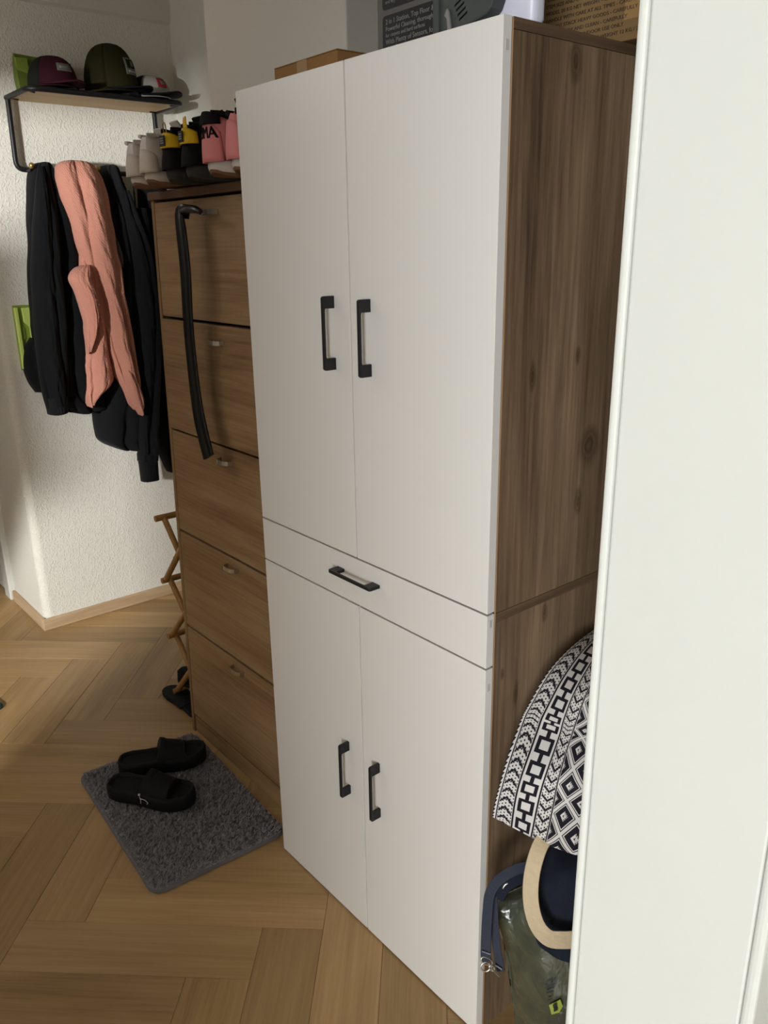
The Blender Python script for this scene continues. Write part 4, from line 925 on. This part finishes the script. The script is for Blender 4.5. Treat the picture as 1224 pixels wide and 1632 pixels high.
# navy tote with beige handle and a navy strap with rings
tb = thing('navy_tote_bag', 'navy canvas tote bag with beige handle squeezed under the patterned cushion', 'bag', (0.2, 0.05, 0.30))
soft('bag_body', [
 [(0.1421, 0.0041, 0.3495), (0.1965, 0.0004, 0.3591), (0.2354, 0.0259, 0.3657), (0.2877, 0.0909, 0.3698)],
 [(0.1243, 0.0014, 0.4179), (0.1805, -0.0000, 0.4601), (0.2194, 0.0277, 0.4711), (0.2721, 0.0907, 0.4699)],
 [(0.1025, 0.0185, 0.4706), (0.1640, 0.0162, 0.5142), (0.2055, 0.0405, 0.5283), (0.2583, 0.1034, 0.5271)],
 [(0.0744, 0.0643, 0.4974), (0.1185, 0.0713, 0.5358), (0.1615, 0.0970, 0.5490), (0.2166, 0.1625, 0.5477)]], 'navy', tb, (0.03, 0.025, -0.01), 30, 30, noise=0.004, seed=9)
CN = (TOCAM - Vector((0.15, 0.0, 0.5))).normalized()
def rel(P, o): return [tuple(Vector(p) - o.location) for p in P]
MB().ribbon(rel(catmull([(0.1302, 0.0410, 0.5776), (0.1372, 0.0021, 0.5656), (0.1445, -0.0244, 0.5290), (0.1565, -0.0392, 0.4880), (0.1771, -0.0467, 0.4573), (0.2000, -0.0433, 0.4424), (0.2193, -0.0285, 0.4420), (0.2386, -0.0039, 0.4447), (0.2603, 0.0360, 0.4553)], 40), tb), 0.0275, CN, 0.003).build('handle', 'beige', tb)
MB().ribbon(rel(catmull([(0.1172, 0.0129, 0.5052), (0.1010, -0.0161, 0.5028), (0.0873, -0.0438, 0.4875), (0.0821, -0.0620, 0.4641), (0.0835, -0.0687, 0.4253), (0.0885, -0.0759, 0.3835), (0.0936, -0.0815, 0.3447), (0.0977, -0.0822, 0.3338)], 34), tb), 0.0185, CN, 0.002).build('shoulder_strap', 'denim', tb)
MB().ribbon(rel(catmull([(0.0766, -0.0471, 0.4452), (0.0862, -0.0524, 0.4025), (0.0964, -0.0565, 0.3547), (0.1081, -0.0594, 0.3218), (0.1127, -0.0605, 0.3086)], 22), tb), 0.0150, CN, 0.002).build('strap_tail', 'denim', tb)
MB().ribbon(rel(catmull([(0.1158, 0.0201, 0.4746), (0.0987, -0.0053, 0.4780), (0.0865, -0.0301, 0.4646), (0.0828, -0.0420, 0.4437)], 22), tb), 0.026, CN, 0.003).build('strap_loop', 'navy', tb)
MB().tube(rel([(0.0908, -0.0889, 0.3563), (0.0957, -0.0841, 0.3540), (0.1023, -0.0778, 0.3506)], tb), 0.0012, 5).build('stitching', 'stitch', tb)
MB().tube(rel([(0.1068, -0.0699, 0.3236), (0.1112, -0.0662, 0.3203), (0.1167, -0.0619, 0.3158)], tb), 0.0012, 5).build('stitching', 'stitch', tb)
def ring(cx, cy, t, rx, ry, rot, nm='ring'):
    ax = Vector((0.6426, 0.7660, -0.0147)); ay = Vector((-0.2299, 0.2110, 0.9501)); c = {0: Vector((0.0982, -0.0828, 0.3346)), 1: Vector((0.0991, -0.0867, 0.3249)), 2: Vector((0.1080, -0.0796, 0.3242))}[cx] - tb.location
    P = []
    for i in range(18):
        a = 2*math.pi*i/18; x, y = rx*math.cos(a), ry*math.sin(a); P.append(c + ax*(x*math.cos(rot)-y*math.sin(rot)) + ay*(x*math.sin(rot)+y*math.cos(rot)))
    return MB().tube(P, 0.0014, 6, closed=True).build(nm, 'chrome', tb)
ring(0, 0, 0, 0.0115, 0.006, -0.5); ring(1, 0, 0, 0.0085, 0.0085, 0.0); ring(2, 0, 0, 0.006, 0.004, -0.9)
MB().tube(rel([(0.1067, -0.0800, 0.3264), (0.1133, -0.0767, 0.3176), (0.1192, -0.0710, 0.3082)], tb), [0.003, 0.0018, 0.0022], 7).build('clasp', 'chrome', tb)
MB().tube(rel([(0.0962, -0.0446, 0.4746), (0.0986, -0.0410, 0.4825), (0.1009, -0.0371, 0.4846)], tb), 0.0016, 6).build('buckle', 'chrome', tb)
# patterned cushion
cu = thing('patterned_cushion', 'plump black and white tribal patterned cushion wedged beside the cabinet', 'cushion', (0.2, 0.1, 0.55))
soft('cover', [
 [(0.0354, -0.0093, 0.5738), (0.1118, 0.0120, 0.5642), (0.1861, 0.0232, 0.5722), (0.2664, 0.0677, 0.5670)],
 [(0.0504, -0.0149, 0.6400), (0.1403, -0.0114, 0.6603), (0.2033, 0.0093, 0.6655), (0.2692, 0.0649, 0.6511)],
 [(0.0525, 0.0017, 0.6995), (0.1471, -0.0042, 0.7227), (0.2049, 0.0180, 0.7267), (0.2661, 0.0754, 0.7109)],
 [(0.0389, 0.0532, 0.7512), (0.1319, 0.0442, 0.7724), (0.1874, 0.0608, 0.7708), (0.2500, 0.1144, 0.7605)],
 [(0.0411, 0.0713, 0.7814), (0.1297, 0.0620, 0.7961), (0.1831, 0.0777, 0.7980), (0.2466, 0.1307, 0.7844)],
 [(0.0445, 0.1168, 0.8301), (0.1270, 0.0993, 0.8431), (0.1776, 0.1117, 0.8448), (0.2395, 0.1625, 0.8307)],
 [(0.0411, 0.1922, 0.8564), (0.1056, 0.1763, 0.8668), (0.1534, 0.1840, 0.8659), (0.2145, 0.2323, 0.8488)],
 [(0.0246, 0.2883, 0.8578), (0.0651, 0.2885, 0.8593), (0.1080, 0.3027, 0.8508), (0.1680, 0.3487, 0.8318)]], 'cushion', cu, (0.09, 0.16, -0.06), 56, 72, uv=True, noise=0.0015, seed=2)
print('planks', nplank)
